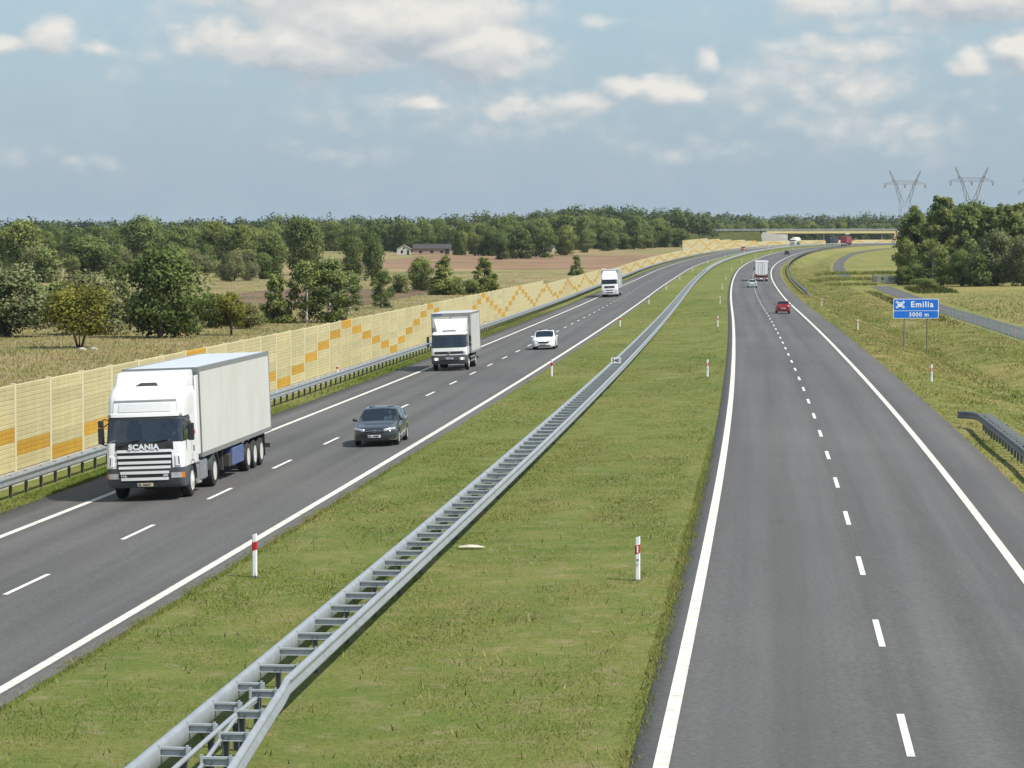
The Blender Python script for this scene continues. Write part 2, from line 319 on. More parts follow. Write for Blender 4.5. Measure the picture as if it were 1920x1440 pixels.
class MB:
    def __init__(s): s.v = []; s.f = []
    def add(s, v, f):
        b = len(s.v); s.v += [tuple(p) for p in v]; s.f += [tuple(i+b for i in q) for q in f]; return s
    def box(s, x0, x1, y0, y1, z0, z1):
        return s.add([(x, y, z) for z in (z0, z1) for x, y in ((x0, y0), (x1, y0), (x1, y1), (x0, y1))],
                     [(3, 2, 1, 0), (4, 5, 6, 7), (0, 1, 5, 4), (1, 2, 6, 5), (2, 3, 7, 6), (3, 0, 4, 7)])
    def loft(s, rings, closed=True, cap=True):
        n = len(rings[0]); v = [p for r in rings for p in r]; f = []
        for i in range(len(rings)-1):
            for j in range(n if closed else n-1):
                a, b = i*n+j, i*n+(j+1) % n; f.append((a, b, b+n, a+n))
        if cap and closed: f += [tuple(reversed(range(n))), tuple(range((len(rings)-1)*n, len(rings)*n))]
        return s.add(v, f)
    def tube(s, pts, r, seg=8):
        pts = [Vector(p) for p in pts]; rings = []
        for i, p in enumerate(pts):
            t = (pts[min(i+1, len(pts)-1)]-pts[max(i-1, 0)]).normalized()
            u = t.cross(Vector((0, 0, 1)) if abs(t.z) < .95 else Vector((1, 0, 0))).normalized(); w = u.cross(t)
            rr = r[i] if isinstance(r, (list, tuple)) else r
            rings.append([p+(u*math.cos(a)+w*math.sin(a))*rr for a in (2*math.pi*k/seg for k in range(seg))])
        return s.loft(rings)
    def lathe(s, prof, axis='X', at=(0, 0, 0), seg=20, cap=True):
        """prof: (offset along axis, radius)"""
        rings = []
        for o, r in prof:
            ring = []
            for k in range(seg):
                a = 2*math.pi*k/seg; c, q = math.cos(a)*r, math.sin(a)*r
                ring.append({'X': (at[0]+o, at[1]+c, at[2]+q), 'Y': (at[0]+c, at[1]+o, at[2]+q), 'Z': (at[0]+c, at[1]+q, at[2]+o)}[axis])
            rings.append(ring)
        return s.loft(rings, cap=cap)
    def prism(s, poly, x0, x1, axis='X'):
        """poly in the two other axes (y,z) for X, (x,z) for Y, (x,y) for Z"""
        n = len(poly)
        g = {'X': lambda a, p: (a, p[0], p[1]), 'Y': lambda a, p: (p[0], a, p[1]), 'Z': lambda a, p: (p[0], p[1], a)}[axis]
        return s.loft([[g(x0, p) for p in poly], [g(x1, p) for p in poly]])
    def grid(s, fn, us, vs):
        v = [fn(u, w) for u in us for w in vs]; n = len(vs)
        return s.add(v, [(i*n+j, i*n+j+1, (i+1)*n+j+1, (i+1)*n+j) for i in range(len(us)-1) for j in range(n-1)])
    def mesh(s, name, smooth=None):
        me = bpy.data.meshes.new(name); me.from_pydata(s.v, [], s.f); me.update()
        import bmesh
        bm = bmesh.new(); bm.from_mesh(me); bmesh.ops.recalc_face_normals(bm, faces=bm.faces); bm.to_mesh(me); bm.free()
        if smooth:
            me.polygons.foreach_set('use_smooth', np.ones(len(me.polygons), bool)); me.set_sharp_from_angle(angle=R(smooth))
        return me
    def build(s, name, mat, parent=None, smooth=None, bev=0., label=None):
        o = link(name, s.mesh(name, smooth), parent, mat)
        if bev:
            b = o.modifiers.new('bevel', 'BEVEL'); b.width = bev; b.segments = 2; b.limit_method = 'ANGLE'; b.angle_limit = R(40)
        if label: o['label'] = label
        return o
def copy_tree(o, parent=None):
    c = o.copy(); COL.objects.link(c); c.parent = parent
    for ch in list(o.children): copy_tree(ch, c)
    return c
def text_mesh(txt, size, ext=.004, bold=0., spacing=1.0):
    cu = bpy.data.curves.new('lettering', 'FONT'); cu.body = txt; cu.size = size; cu.extrude = ext; cu.offset = bold; cu.align_x = 'CENTER'; cu.align_y = 'CENTER'; cu.space_character = spacing; cu.resolution_u = 3
    ob = bpy.data.objects.new('lettering_source', cu); COL.objects.link(ob)
    me = bpy.data.meshes.new_from_object(ob.evaluated_get(bpy.context.evaluated_depsgraph_get()))
    bpy.data.objects.remove(ob); bpy.data.curves.remove(cu)
    return me

# ------------------------------------------------------------------ road line: plan curve and long profile
KS = [-300, 100, 200, 300, 400, 500, 600, 700, 900, 1200, 1500, 1501, 6000]
KV = [-4.4e-5, -1.2306e-4, -3.489e-5, -3.75e-5, 4.847e-5, 3.863e-5, 8.56e-5, 1.9715e-4, 1.5034e-4, 8.76e-4, 8.0e-4, 0, 0]
KV[0] = -4.4378e-5
S_ = np.arange(-200, 5200, 2.)
_k = np.interp(S_, [-300, -50]+KS[1:], [-4.4378e-5, -4.4378e-5]+KV[1:])
_th = np.concatenate([[0], np.cumsum((_k[1:]+_k[:-1]))]); _th += .096229-_th[100]
_x = np.concatenate([[0], np.cumsum(np.sin(_th[1:])+np.sin(_th[:-1]))]); _x += -7.88638-_x[100]
_y = np.concatenate([[0], np.cumsum(np.cos(_th[1:])+np.cos(_th[:-1]))]); _y -= _y[100]
_z = np.convolve(np.pad(np.interp(S_, [-50, 100, 250, 400, 600, 800, 1200], [0, .0528, -.3376, -.7757, -.5253, .9381, 4.09]), 20, mode='edge'), np.ones(41)/41, 'valid')
ZN = [-3000, -60, -24, -19.6, -18.2, -15.8, -6.03, -5.55, -4.5, -.8, 4.5, 5.55, 6.03, 15.8, 17.8, 22.3, 23.2, 26, 30, 37.5, 60, 400]
ZZ = [-1.4, -1.0, -.9, -.62, -.52, -.36, 0, .0, .02, -.06, .02, 0, 0, -.19, -.26, -1.45, -1.5, -1.05, -1.0, -.95, -.6, -.5]
def zc(n): return np.interp(n, ZN, ZZ)
def heading(s): return np.interp(s, S_, _th)
def RP(s, n, z=None):
    """world point of station s, offset n (right positive); z over the profile, default the ground there"""
    t = heading(s); n = np.asarray(n, float)
    zz = np.interp(s, S_, _z)+(zc(n) if z is None else z)
    return np.stack(np.broadcast_arrays(np.interp(s, S_, _x)+n*np.cos(t), np.interp(s, S_, _y)-n*np.sin(t), zz), -1)
def pt(s, n, z=None): return Vector(RP(s, n, z).tolist())
def strip(name, ss, ns, mat, dz=0., parent=None, rough=0., tracks=False, kind='structure', zf=None):
    ss = np.asarray(ss, float); ns = np.asarray(ns, float)
    Sg, Ng = np.meshgrid(ss, ns, indexing='ij')
    zz = (zc(Ng) if zf is None else zf(Sg, Ng))+dz
    if rough:
        rg = np.random.default_rng(3)
        bumpy = rg.normal(0, rough, Ng.shape); bumpy[:, 0] = 0; bumpy[:, -1] = 0; zz = zz+bumpy
    v = RP(Sg, Ng, zz).reshape(-1, 3); n = len(ns); i, j = np.meshgrid(np.arange(len(ss)-1), np.arange(n-1), indexing='ij')
    a = (i*n+j).ravel(); f = np.stack([a, a+1, a+n+1, a+n], -1)
    me = mesh_np(name, v, f, smooth=True)
    if tracks:
        at = me.attributes.new('track', 'FLOAT_VECTOR', 'POINT')
        at.data.foreach_set('vector', np.stack([Ng.ravel(), Sg.ravel(), Ng.ravel()*0], -1).astype(np.float32).ravel())
    o = link(name, me, parent, mat)
    if kind and parent is None: o['kind'] = kind
    return o
def stations(a, b):
    g = np.concatenate([np.arange(-200, 300, 4.), np.arange(300, 1000, 8.), np.arange(1000, 1700, 12.), np.arange(1700, 5200, 60.)])
    return np.concatenate([[a], g[(g > a+.5) & (g < b-.5)], [b]])

# ------------------------------------------------------------------ ground
ALL = stations(-150, 5000)
strip('meadow_left', ALL, [-3000, -2000, -1200, -700, -400, -250, -160, -120, -90, -70, -60, -50, -42, -35, -30, -24, -21, -19.6, -18.9], 'meadow')
strip('verge_left', ALL, [-18.9, -18.2, -17.6, -17, -16.4, -15.8], 'grass', dz=-.02)
strip('median', ALL, [-5.55, -5, -4.5, -3, -1.8, -.8, .5, 2, 3.2, 4.5, 5, 5.55], 'grass', dz=-.02, rough=.012)
strip('verge_right', ALL, [15.8, 16.4, 17, 17.8, 18.8, 20, 21.2, 22.3, 23.2, 24.6, 26, 28, 30, 31.5], 'verge', dz=-.02, rough=.03)
strip('meadow_right', ALL, [31.5, 36.4, 38, 42, 50, 60, 90, 140, 220, 400], 'verge', dz=-.02)
strip('ploughed_field', stations(735, 985), np.linspace(-112, -26, 24), 'plough', dz=.05)
strip('fallow_patch', stations(395, 520), np.linspace(-78, -46, 10), 'heath', dz=.05)
strip('fallow_patch', stations(300, 395), np.linspace(-84, -56, 10), 'heath', dz=.05)
strip('stubble_field', stations(990, 1120), np.linspace(-150, -60, 20), 'stubble', dz=.05)
strip('stubble_field', stations(700, 735), np.linspace(-130, -60, 12), 'stubble', dz=.05)
strip('dry_patch', stations(255, 345), np.linspace(41, 60, 8), 'stubble', dz=.05)
strip('service_road', stations(120, 545), [32.2, 33, 34, 35, 35.8], 'asphalt', dz=.03, tracks=True)
strip('service_road', stations(650, 1250), [29, 29.6, 30.4, 31.2, 31.8], 'asphalt', dz=.04, tracks=True)
left_road = strip('carriageway_left', stations(-150, 1700), [-15.83, -15.8, -14.8, -13.76, -11.8, -9.9, -7.9, -6.03, -5.55, -5.52], 'asphalt', tracks=True,
                  zf=lambda s, n: -.03644*(np.abs(n)-6.03)-.25*((n > -5.54) | (n < -15.81)))
right_road = strip('carriageway_right', stations(-150, 1700), [5.52, 5.55, 6.03, 7.9, 9.9, 11.8, 13.76, 14.8, 15.8, 15.83], 'asphalt', tracks=True,
                   zf=lambda s, n: -.01893*(n-6.03)-.25*((n < 5.54) | (n > 15.81)))
def zroad(n): return -.03644*(abs(n)-6.03) if n < 0 else -.01893*(n-6.03)
for road, n0 in ((left_road, -6.03), (left_road, -13.76), (right_road, 6.03), (right_road, 13.76)):
    zf = lambda s, n: np.where(n < 0, -.03644*(np.abs(n)-6.03), -.01893*(n-6.03))
    a = 34
    if abs(n0) < 7:     # thermoplastic line with cross ribs: real ridges as far as they can be seen
        ss = np.arange(34, 96, .06); ns = np.array([n0-.12, n0-.06, n0, n0+.06, n0+.12])
        Sg, Ng = np.meshgrid(ss, ns, indexing='ij')
        ridge = (np.arange(len(ss)) % 2)[:, None]*.007*np.array([1, 1, .35, 1, 1])[None, :]
        v = RP(Sg, Ng, zf(Sg, Ng)+.006+ridge).reshape(-1, 3); i, j = np.meshgrid(np.arange(len(ss)-1), np.arange(4), indexing='ij')
        q = (i*5+j).ravel(); link('edge_line', mesh_np('edge_line', v, np.stack([q, q+1, q+6, q+5], -1)), road, 'line')
        a = 96
    strip('edge_line', np.concatenate([[a if a > 40 else -150], stations(a, 1690)[1:]]), [n0-.12, n0+.12], 'line', dz=.008, parent=road, zf=zf)
dash_me = mesh_np('lane_dash', [(-.065, 0, 0), (.065, 0, 0), (.065, 2, .0), (.065, 4, 0), (-.065, 4, 0), (-.065, 2, 0)], [(0, 1, 2, 5), (5, 2, 3, 4)])
dash_me.materials.append(MATS['dash'])
def along(o, s, n, z, ds=2.):
    """set o at (s,n) turned along the road, tilted to its grade"""
    a, b = pt(s, n, z), pt(s+ds, n, z)
    o.location = a; d = b-a
    o.rotation_euler = (math.atan2(d.z, math.hypot(d.x, d.y)), 0, -math.atan2(d.x, d.y))
for road, n0, s0 in ((left_road, -9.8965, 64.74-36), (right_road, 9.8965, 45.52-12)):
    for k in range(110):
        s = s0+12*k
        if s > 1330: break
        d = link('lane_dash', dash_me, road); along(d, s, n0, zroad(n0)+.008, 4)
# a fine joint line seals the lanes on the right carriageway
strip('joint_seam', stations(34, 140), [9.889, 9.893], P('seam', (.2, .2, .19), .8), dz=.005, parent=right_road, zf=lambda s, n: -.01893*(n-6.03))

# ------------------------------------------------------------------ grass blades (uncountable, one object for each area)
RNG = np.random.default_rng(11)
def blades(name, areas, mat, label, cat='grass', parent=None):
    """areas: (s0,s1,n0,n1,count,height,width)"""
    V, T = [], []
    for (s0, s1, n0, n1, cnt, h, w) in areas:
        s = s0+(s1-s0)*RNG.beta(1.9, 2.3, cnt); n = RNG.uniform(n0, n1, cnt)
        b = RP(s, n, zc(n)-.03)
        clump = np.sin(s*1.7+n*.9)*np.sin(n*1.3-s*.6)
        hh = h*RNG.uniform(.45, 1.15, cnt)*(1+.28*clump); ang = RNG.uniform(0, 2*np.pi, cnt); lean = RNG.normal(0, .55, (cnt, 2))*hh[:, None]
        du = np.stack([np.cos(ang)*w/2, np.sin(ang)*w/2, np.zeros(cnt)], -1)
        tip = b+np.stack([lean[:, 0], lean[:, 1], hh], -1)
        V.append(np.stack([b-du, b+du, tip], 1).reshape(-1, 3)); T.append(np.clip(RNG.normal(.42, .2, cnt)+.10*clump+.10*np.sin(n*.55+s*.01)+.16*(np.abs(np.abs(n)-5.2) < .45), 0, 1))
    V = np.concatenate(V); T = np.concatenate(T); f = np.arange(len(V)).reshape(-1, 3)
    o = link(name, mesh_np(name, V, f, tint=T), parent, mat)
    return tag(o, label, cat, kind='stuff')
blades('median_grass', [(18, 78, -5.6, 5.6, 170000, .045, .014), (42, 130, -5.6, 5.6, 110000, .045, .022), (75, 240, -5.6, 5.6, 60000, .05, .04), (130, 520, -5.6, 5.6, 40000, .05, .07),
                        (34, 120, -5.68, -5.35, 14000, .09, .02), (34, 120, 5.35, 5.68, 14000, .09, .02)], 'blade', 'short mown grass of the median between the two carriageways')
blades('verge_grass', [(84, 150, -16.9, -15.7, 18000, .11, .03), (150, 360, -16.9, -15.7, 18000, .12, .06)], 'blade', 'grass strip under the guardrail in front of the noise barrier')
blades('slope_grass', [(60, 190, 15.75, 30, 60000, .10, .03), (110, 320, 15.75, 31.5, 60000, .11, .05), (190, 520, 15.75, 31.5, 36000, .12, .09), (320, 900, 16.2, 28, 22000, .14, .16)], 'blade_dry', 'rough sunlit grass on the slope right of the motorway')
blades('ditch_grass', [(100, 420, 21.6, 23.8, 4500, .2, .07)], 'blade', 'taller green grass in the ditch below the blue sign')
blades('meadow_grass', [(60, 270, -62, -19.3, 60000, .26, .05), (150, 420, -78, -19.3, 50000, .26, .08), (260, 720, -110, -19.3, 26000, .26, .13),
                        (240, 500, 37, 75, 18000, .28, .11)], 'blade_tan', 'dry tall meadow grass around the trees beyond the motorway')
blades('ditch_shade_grass', [(606, 640, 22, 50, 4200, .5, .18), (664, 700, 24, 56, 4200, .55, .2), (555, 580, 25, 34, 1200, .4, .18)], 'blade', 'tall grass bands standing in for the shaded slopes of the cross ditches on the right')  # grass bands added in place of the shaded ditch slopes
blades('median_weeds', [(25, 110, -5.5, 5.5, 2600, .16, .03)], 'blade_dry', 'scattered taller stalks and weeds in the median grass')
blades('tall_weeds', [(300, 520, 29, 31, 1200, .5, .12), (480, 530, 37, 44, 1500, .7, .2)], 'blade_dark', 'dark weeds beside the service road and the tree clump')

# cracks at the inner edge of the right carriageway
for s in (88.2, 93.6, 101.0):
    strip('crack', [s, s+.02], [5.56, 5.8, 6.15], 'black', dz=.004, parent=right_road, zf=lambda s_, n: -.01893*(n-6.03)+.001*np.abs(np.sin(n*40)))
# ------------------------------------------------------------------ noise barrier
def cassette(L):
    """one 0.5 m panel cassette with four boards and recessed joints, base at z=0, along +Y, front towards +X"""
    m = MB(); prof = []
    for i in range(3):
        z0, z1 = .5*i/3, .5*(i+1)/3
        prof += [(.044, z0+.004), (.06, z0+.016), (.06, z1-.016), (.044, z1-.004)]
    prof = [(-.05, .004)]+prof+[(-.05, .496)]
    m.loft([[(x, .07, z) for x, z in prof], [(x, L-.07, z) for x, z in prof]])
    return m.mesh('panel')
PAN = {False: cassette(5.0), True: cassette(5.0).copy()}
PAN[False].materials.append(MATS['panel']); PAN[True].materials.append(MATS['panel_o'])
def wall_post(h):
    m = MB(); m.box(-.09, .062, -.055, .055, 0, h); m.box(.062, .070, -.12, .12, 0, h); return m.mesh('post')
ZIG = [2, 1, 2, 3, 4, 5, 6, 5, 4, 3]
def noise_barrier(s0, s1, n, base, levels, label, count_first=0, plain_after=300, phase=0):
    root = empty('noise_barrier', pt(s0, n, base)); inv = root.matrix_world
    tag(root, label, 'noise barrier')
    root_loc = root.location.copy()
    far = {False: MB(), True: MB()}; farp = MB(); nb = int((s1-s0)/5); made = 0; k = -1; pm = {}
    for k in range(nb+1):
        s = s0+5*k
        a, b = pt(s, n, base), pt(s+5, n, base); d = b-a; rz = -math.atan2(d.x, d.y); lv = levels(s); mid = (a.z+b.z)/2
        h = .52+.5*max(lv, levels(s-5))+.03
        if k < 150:
            if h not in pm: pm[h] = wall_post(h); pm[h].materials.append(MATS['wpost'])
            p = link('post', pm[h], root); p.location = a-root_loc+Vector((0, 0, -.5)); p.rotation_euler = (0, 0, rz)
        else:
            farp.box(a.x-.1-root_loc.x, a.x+.1-root_loc.x, a.y-.1-root_loc.y, a.y+.1-root_loc.y, a.z-.5-root_loc.z, a.z-.5+h-root_loc.z)
        if k == nb: break
        o_lv = ZIG[(k+phase) % 10]
        for l in range(1, lv+1):
            ora = (l == o_lv) if lv >= 6 else (l == max(1, min(lv, round(o_lv*lv/6))))
            loc = Vector((a.x, a.y, mid+.5*(l-1)))
            if made < plain_after:
                q = link('panel', PAN[ora], root); q.location = loc-root_loc; q.rotation_euler = (0, 0, rz); made += 1
            else:
                c, sn_ = math.cos(rz), math.sin(rz); L = d.length
                vs_ = [(x, y, z) for x, y, z in ((-.05, .07, 0), (.06, .07, 0), (.06, L-.07, 0), (-.05, L-.07, 0), (-.05, .07, .49), (.06, .07, .49), (.06, L-.07, .49), (-.05, L-.07, .49))]
                vs_ = [Vector((x*c-y*sn_, x*sn_+y*c, z))+loc-root_loc for x, y, z in vs_]
                far[ora].add(vs_, [(3, 2, 1, 0), (4, 5, 6, 7), (0, 1, 5, 4), (1, 2, 6, 5), (2, 3, 7, 6), (3, 0, 4, 7)])
    for ora in (False, True):
        if far[ora].v:
            o = far[ora].build('far_panels', 'panel_o' if ora else 'panel', root); o['kind'] = 'stuff'
    if farp.v: farp.build('far_posts', 'wpost', root)['kind'] = 'stuff'
    ss = stations(s0, s0+5*nb); pl = MB()
    rings = [[pt(s, n+x, base+z)-root_loc for x, z in ((-.11, -.75), (.13, -.75), (.13, -.02), (-.11, -.02))] for s in ss]
    pl.loft(rings); pl.build('plinth', 'concrete', root)
    return root
noise_barrier(58.16, 1500, -18.6, -.05, lambda s: 6 if s < 373 else 5 if s < 553 else 4,
              'long straw-yellow noise barrier with ochre zigzag panels along the left carriageway', phase=2)
noise_barrier(968, 1180, -25.5, 1.2, lambda s: 6 if s < 1050 else 5 if s < 1085 else 4 if s < 1115 else 3 if s < 1150 else 2, 'short pale yellow noise barrier standing behind the long one near the overpass', phase=5)

# ------------------------------------------------------------------ guardrails
MATS['rung'] = P('rung_steel', (.47, .50, .51), .5, .2, var=.2, scale=6, dirt=((.3, .3, .29), 3, .5))
WB = [(0, .755), (.035, .75), (.075, .715), (.08, .68), (.028, .61), (.028, .575), (.08, .505), (.075, .47), (.035, .435), (0, .43)]
def wbeam(name, path, face, parent, mat='steel', sub=None):
    """path: list of (s,n,z offset); face +1 looks right, -1 left"""
    prof = [(x, z) for x, z in WB]+[(x-.012, z) for x, z in reversed(WB)]
    org = parent.location
    m = MB(); m.loft([[pt(s, n+face*x, z+dz)-org for x, z in prof] for s, n, dz in path])
    return m.build(name, mat, parent, smooth=50)
def gz(n): return float(zc(n))
def rung_mesh(L):
    m = MB(); m.box(0, L, -.006, .006, .595, .715); m.box(0, L, -.055, .0, .71, .722); m.box(0, L, -.055, .0, .588, .600); m.box(0, L, -.055, -.045, .69, .71)
    m.box(.02, .06, -.075, -.055, .52, .76); m.box(L-.06, L-.02, -.075, -.055, .52, .76)
    return m.mesh('crossbar')
def post_mesh(h0=-.5, h1=.70, w=.1, d=.055):
    m = MB(); m.box(-w/2, w/2, -.004, .004, h0, h1); m.box(-w/2, -w/2+.008, -d, 0, h0, h1); m.box(w/2-.008, w/2, -d, 0, h0, h1); return m.mesh('post')
def place(o, root, s, n, z, rz_extra=0.):
    h = float(heading(s)); o.location = pt(s, n, z)-root.location; o.rotation_euler = (0, 0, -h+rz_extra)
    return o
def median_rail():
    root = empty('median_guardrail', pt(50, -.8, 0)); tag(root, 'double-sided steel guardrail ladder running down the middle of the median', 'guardrail')
    zb = -.02
    ss = list(stations(48.5, 1500)); left = list(np.arange(20, 48, 2.))
    pr_ = [(-.085+.08*math.cos(a), .675+.085*math.sin(a)) for a in [R(20+i*28) for i in range(12)]]+[(-.02, .58), (-.03, .53), (-.09, .50), (-.09, .44), (-.03, .43), (.0, .46), (.0, .60)]
    m = MB(); m.loft([[pt(s, -1.12+x, z+zb)-root.location for x, z in pr_] for s in [20]+ss]); m.build('rail', 'steel_l', root, smooth=50)
    # the right rail splits off towards the camera
    bend = [(s, -.4+(48-s)*.068+max(0, 44-s)*.004, zb) for s in np.arange(18, 47.6, 1.5)]+[(47.6, -.395, zb)]+[(s, -.4, zb) for s in ss[1:]]
    wbeam('rail', bend, 1, root, 'steel_l')
    rg = rung_mesh(.76); rg.materials.append(MATS['rung']); pm = post_mesh(); pm.materials.append(MATS['steel_d'])
    k = 0; s = 49.2; far = MB()
    while s < 1490:
        if k < 300: place(link('crossbar', rg, root), root, s, -1.18, zb)
        else:
            a, b = pt(s, -1.18, zb+.64)-root.location, pt(s, -.42, zb+.64)-root.location; far.tube([a, b], .075, 4)
        if k % 2 == 0 and k < 300: place(link('post', pm, root), root, s, -.8, zb-.05)
        s += 2.0; k += 1
    o = far.build('far_crossbars', 'steel', root); o['kind'] = 'stuff'
    # the two separate rails near the camera: brackets, posts and back bars
    rs = rung_mesh(.5); rs.materials.append(MATS['rung'])
    for i, s in enumerate(np.arange(47.2, 22, -2.0)):
        place(link('bracket', rs, root), root, s, -1.18, zb)
        place(link('post', pm, root), root, s, -.78, zb-.05)
        nr = -.4+(48-s)*.068-.02
        o = link('bracket', rs, root); place(o, root, s-.7, nr+.047-.5, zb, R(0))
        place(link('post', pm, root), root, s-.7, nr-.32, zb-.05)
    m = MB(); m.tube([pt(46.0, -.62, .62)-root.location]+[pt(s, -.66, .62)-root.location for s in np.arange(44, 18, -2.)], .04, 8); m.build('back_bar', 'steel_l', root, smooth=60)
    m = MB(); m.tube([pt(46.0, -.62, .58)-root.location]+[pt(s, -.4+(48-s)*.068-.48, .58)-root.location for s in np.arange(44.5, 18, -2.)], .035, 8); m.build('back_bar', 'steel_l', root, smooth=60)
    # lap joints with bolts
    bo = MB()
    for yy in (-.11, 0, .11):
        for zz in (.50, .69): bo.lathe([(.0, .016), (.012, .014), (.014, .001)], 'X', (0, yy, zz), 8)
    bom = bo.mesh('bolt_set'); bom.materials.append(MATS['chrome'])
    for s in np.arange(51.6, 130, 4.0):
        lp = wbeam('lap_joint', [(s-.16, -.394, zb), (s+.16, -.394, zb)], 1, root, 'steel_l')
        o = link('bolt_set', bom, lp); place(o, root, s, -.318, zb)
    for s in (47.6, 72.2, 96.5):
        m = MB(); m.lathe([(0, .022), (.012, .02), (.016, .0)], 'X', pt(s, -.31, .68)-root.location, 10); m.build('bolt', 'chrome', root)
median_rail()
def side_rail(s0, s1, n, face, label, step, flare=None, ladder=False, mat='steel'):
    root = empty('roadside_guardrail', pt(s0, n, 0)); tag(root, label, 'guardrail')
    zb = lambda s: gz(n)
    path = [(s, n, gz(n)) for s in stations(s0, s1)]
    if flare: path = (path+flare) if flare[0][0] > s1 else flare+path
    wbeam('rail', path, face, root, mat)
    pm = post_mesh(-.6, .72); pm.materials.append(MATS['steel_d'])
    bm = MB(); bm.box(-.16, 0, -.05, .05, .50, .72); blk = bm.mesh('spacer'); blk.materials.append(MATS['steel_d'])
    lg = None
    if ladder:
        lm = MB(); lm.box(0, .55, -.05, .05, .66, .74); lm.box(0, .55, -.006, .006, .52, .66); lg = lm.mesh('crossbar'); lg.materials.append(MATS['steel'])
    far = MB(); k = 0; s = s0+.4
    while s < s1:
        if k < 300:
            place(link('post', pm, root), root, s, n-face*.19, gz(n))
            o = link('spacer', blk, root); place(o, root, s, n, gz(n), 0 if face > 0 else math.pi)
            if ladder: place(link('crossbar', lg, root), root, s, n+.02, gz(n))
        else:
            a = pt(s, n-face*.19, gz(n)-.3)-root.location; far.box(a.x-.05, a.x+.05, a.y-.05, a.y+.05, a.z, a.z+1.0)
        s += step; k += 1
    if far.v: far.build('far_posts', 'steel_d', root)['kind'] = 'stuff'
    return root
side_rail(60, 1450, -17.0, 1, 'steel guardrail along the foot of the yellow noise barrier', 2.0)
side_rail(70, 124, 16.75, -1, 'short steel guardrail end on the right verge below the blue sign', 1.33, flare=[(125.2, 16.62, gz(16.7)-.02), (126, 16.4, gz(16.5)-.05), (126.5, 16.1, gz(16.2)-.08)], ladder=True, mat='steel_d')  # darker steel colour stands for shade: this rail faces away from the sun
side_rail(440, 1420, 17.55, -1, 'curving steel guardrail on the right outside of the far bend', 3.0, flare=[(428, 17.9, gz(17.9)-.55), (434, 17.65, gz(17.7)-.2)])

# ------------------------------------------------------------------ delineator posts
def delineator_meshes():
    m = MB(); tri = [(-.06, -.03), (-.035, -.055), (.035, -.055), (.06, -.03), (.05, .05), (-.05, .05)]
    def ring(z, dz=0): return [(x, y, z+(x+.06)*dz) for x, y in tri]
    m.loft([ring(-.3), ring(.60), ring(.98, .35)])
    body = m.mesh('body')
    b = MB(); t2 = [(x*1.06, y*1.08) for x, y in tri]
    b.loft([[(x, y, .60+(x+.06)*.3) for x, y in t2], [(x, y, .80+(x+.06)*.3) for x, y in t2]])
    band = b.mesh('red_band')
    r = MB(); r.box(-.018, .018, -.066, -.060, .64, .80); refl = r.mesh('reflector')
    k = MB(); k.box(-.03, .03, -.0585, -.0555, .44, .455); k.box(-.03, .03, -.0585, -.0555, .47, .485)
    for a in range(7):
        t = math.radians(40+a*40); x, z = .026*math.cos(t), .35+.03*math.sin(t); k.box(x-.006, x+.006, -.0585, -.0555, z-.007, z+.007)
    mark = k.mesh('mark')
    base = MB(); base.lathe([(-.1, .09), (.0, .09), (.015, .065)], 'Z', (0, 0, 0), 10); bs = base.mesh('base')
    for me, mt in ((body, 'pvc'), (band, 'red'), (refl, 'signwhite'), (mark, 'ink'), (bs, 'steel_d')): me.materials.append(MATS[mt])
    return body, band, refl, mark, bs
DB, DR, DF, DM, DBS = delineator_meshes()
ORD = ['nearest', 'second', 'third', 'fourth', 'fifth', 'sixth', 'seventh', 'eighth', 'ninth', 'tenth', 'eleventh', 'twelfth', 'thirteenth']
def delineator(s, n, z, label, group, marks=False, small=False, near=True):
    root = empty('delineator_post', pt(s, n, z), -float(heading(s))); tag(root, label, 'marker post', group)
    for name, me, on in (('body', DB, True), ('red_band', DR, True), ('reflector', DF, near and marks), ('mark', DM, near and marks), ('base', DBS, near and not small)):
        if on: link(name, me, root)
    if small: root.scale = (1, 1, .62)
    return root
for k in range(12):
    s = 67.47+100*k; o = ORD[k]
    w = 'nearest to the camera' if k == 0 else o+' from the camera'
    delineator(s, -4.56, .02, 'red-banded white marker post %s in the left row of the median' % w, 'marker posts on the left side of the median', near=k < 4)
    delineator(s, 4.56, .02, 'red-banded white marker post %s in the right row of the median' % w, 'marker posts on the right side of the median', marks=True, near=k < 5)
for k in range(3):
    delineator(167.47+100*k, 17.55, -.25, ['red-banded white marker post on the right verge below the blue sign', 'red-banded white marker post on the right verge left of the blue sign', 'red-banded white marker post on the right verge just before the far guardrail'][k], 'marker posts on the right verge', marks=True)
for k in range(7):
    delineator(167.47+100*k, -17.25, .05, 'small marker post %s on top of the guardrail by the noise barrier' % ('nearest to the camera' if k == 0 else ORD[k]+' from the camera'), 'marker posts on the left guardrail', small=True, near=False)

# ------------------------------------------------------------------ signs
def text_part(txt, size, mat, parent, loc, bold=0., spacing=1.0, name='lettering', rot=None, sx=1.):
    me = text_mesh(txt, size, .004, bold, spacing); o = link(name, me, parent, mat)
    o.location = loc; o.rotation_euler = rot if rot else (math.pi/2, 0, 0); o.scale = (sx, 1, 1)
    return o
root = empty('kilometre_sign', pt(167.5, -.8, 0), 0); tag(root, 'small white kilometre plate reading 340 on the median guardrail', 'sign')
m = MB(); m.box(-.275, .275, -.008, .008, .80, 1.13); m.build('plate', 'signwhite', root, bev=.01)
m = MB(); m.box(-.02, .02, .009, .04, .0, 1.0); m.build('post', 'steel', root)
text_part('340', .30, 'ink', root, (0, -.014, .965), .008)
root = empty('motorway_sign', pt(241.5, 21.25, -1.33), 0); tag(root, 'blue motorway sign with white border on two posts, Emilia 3000 m', 'sign')
W_, Z0, Z1 = 1.90, 2.82, 4.47
m = MB(); m.box(-W_, W_, 0, .03, Z0, Z1); m.build('back_plate', 'steel_d', root, bev=.01)
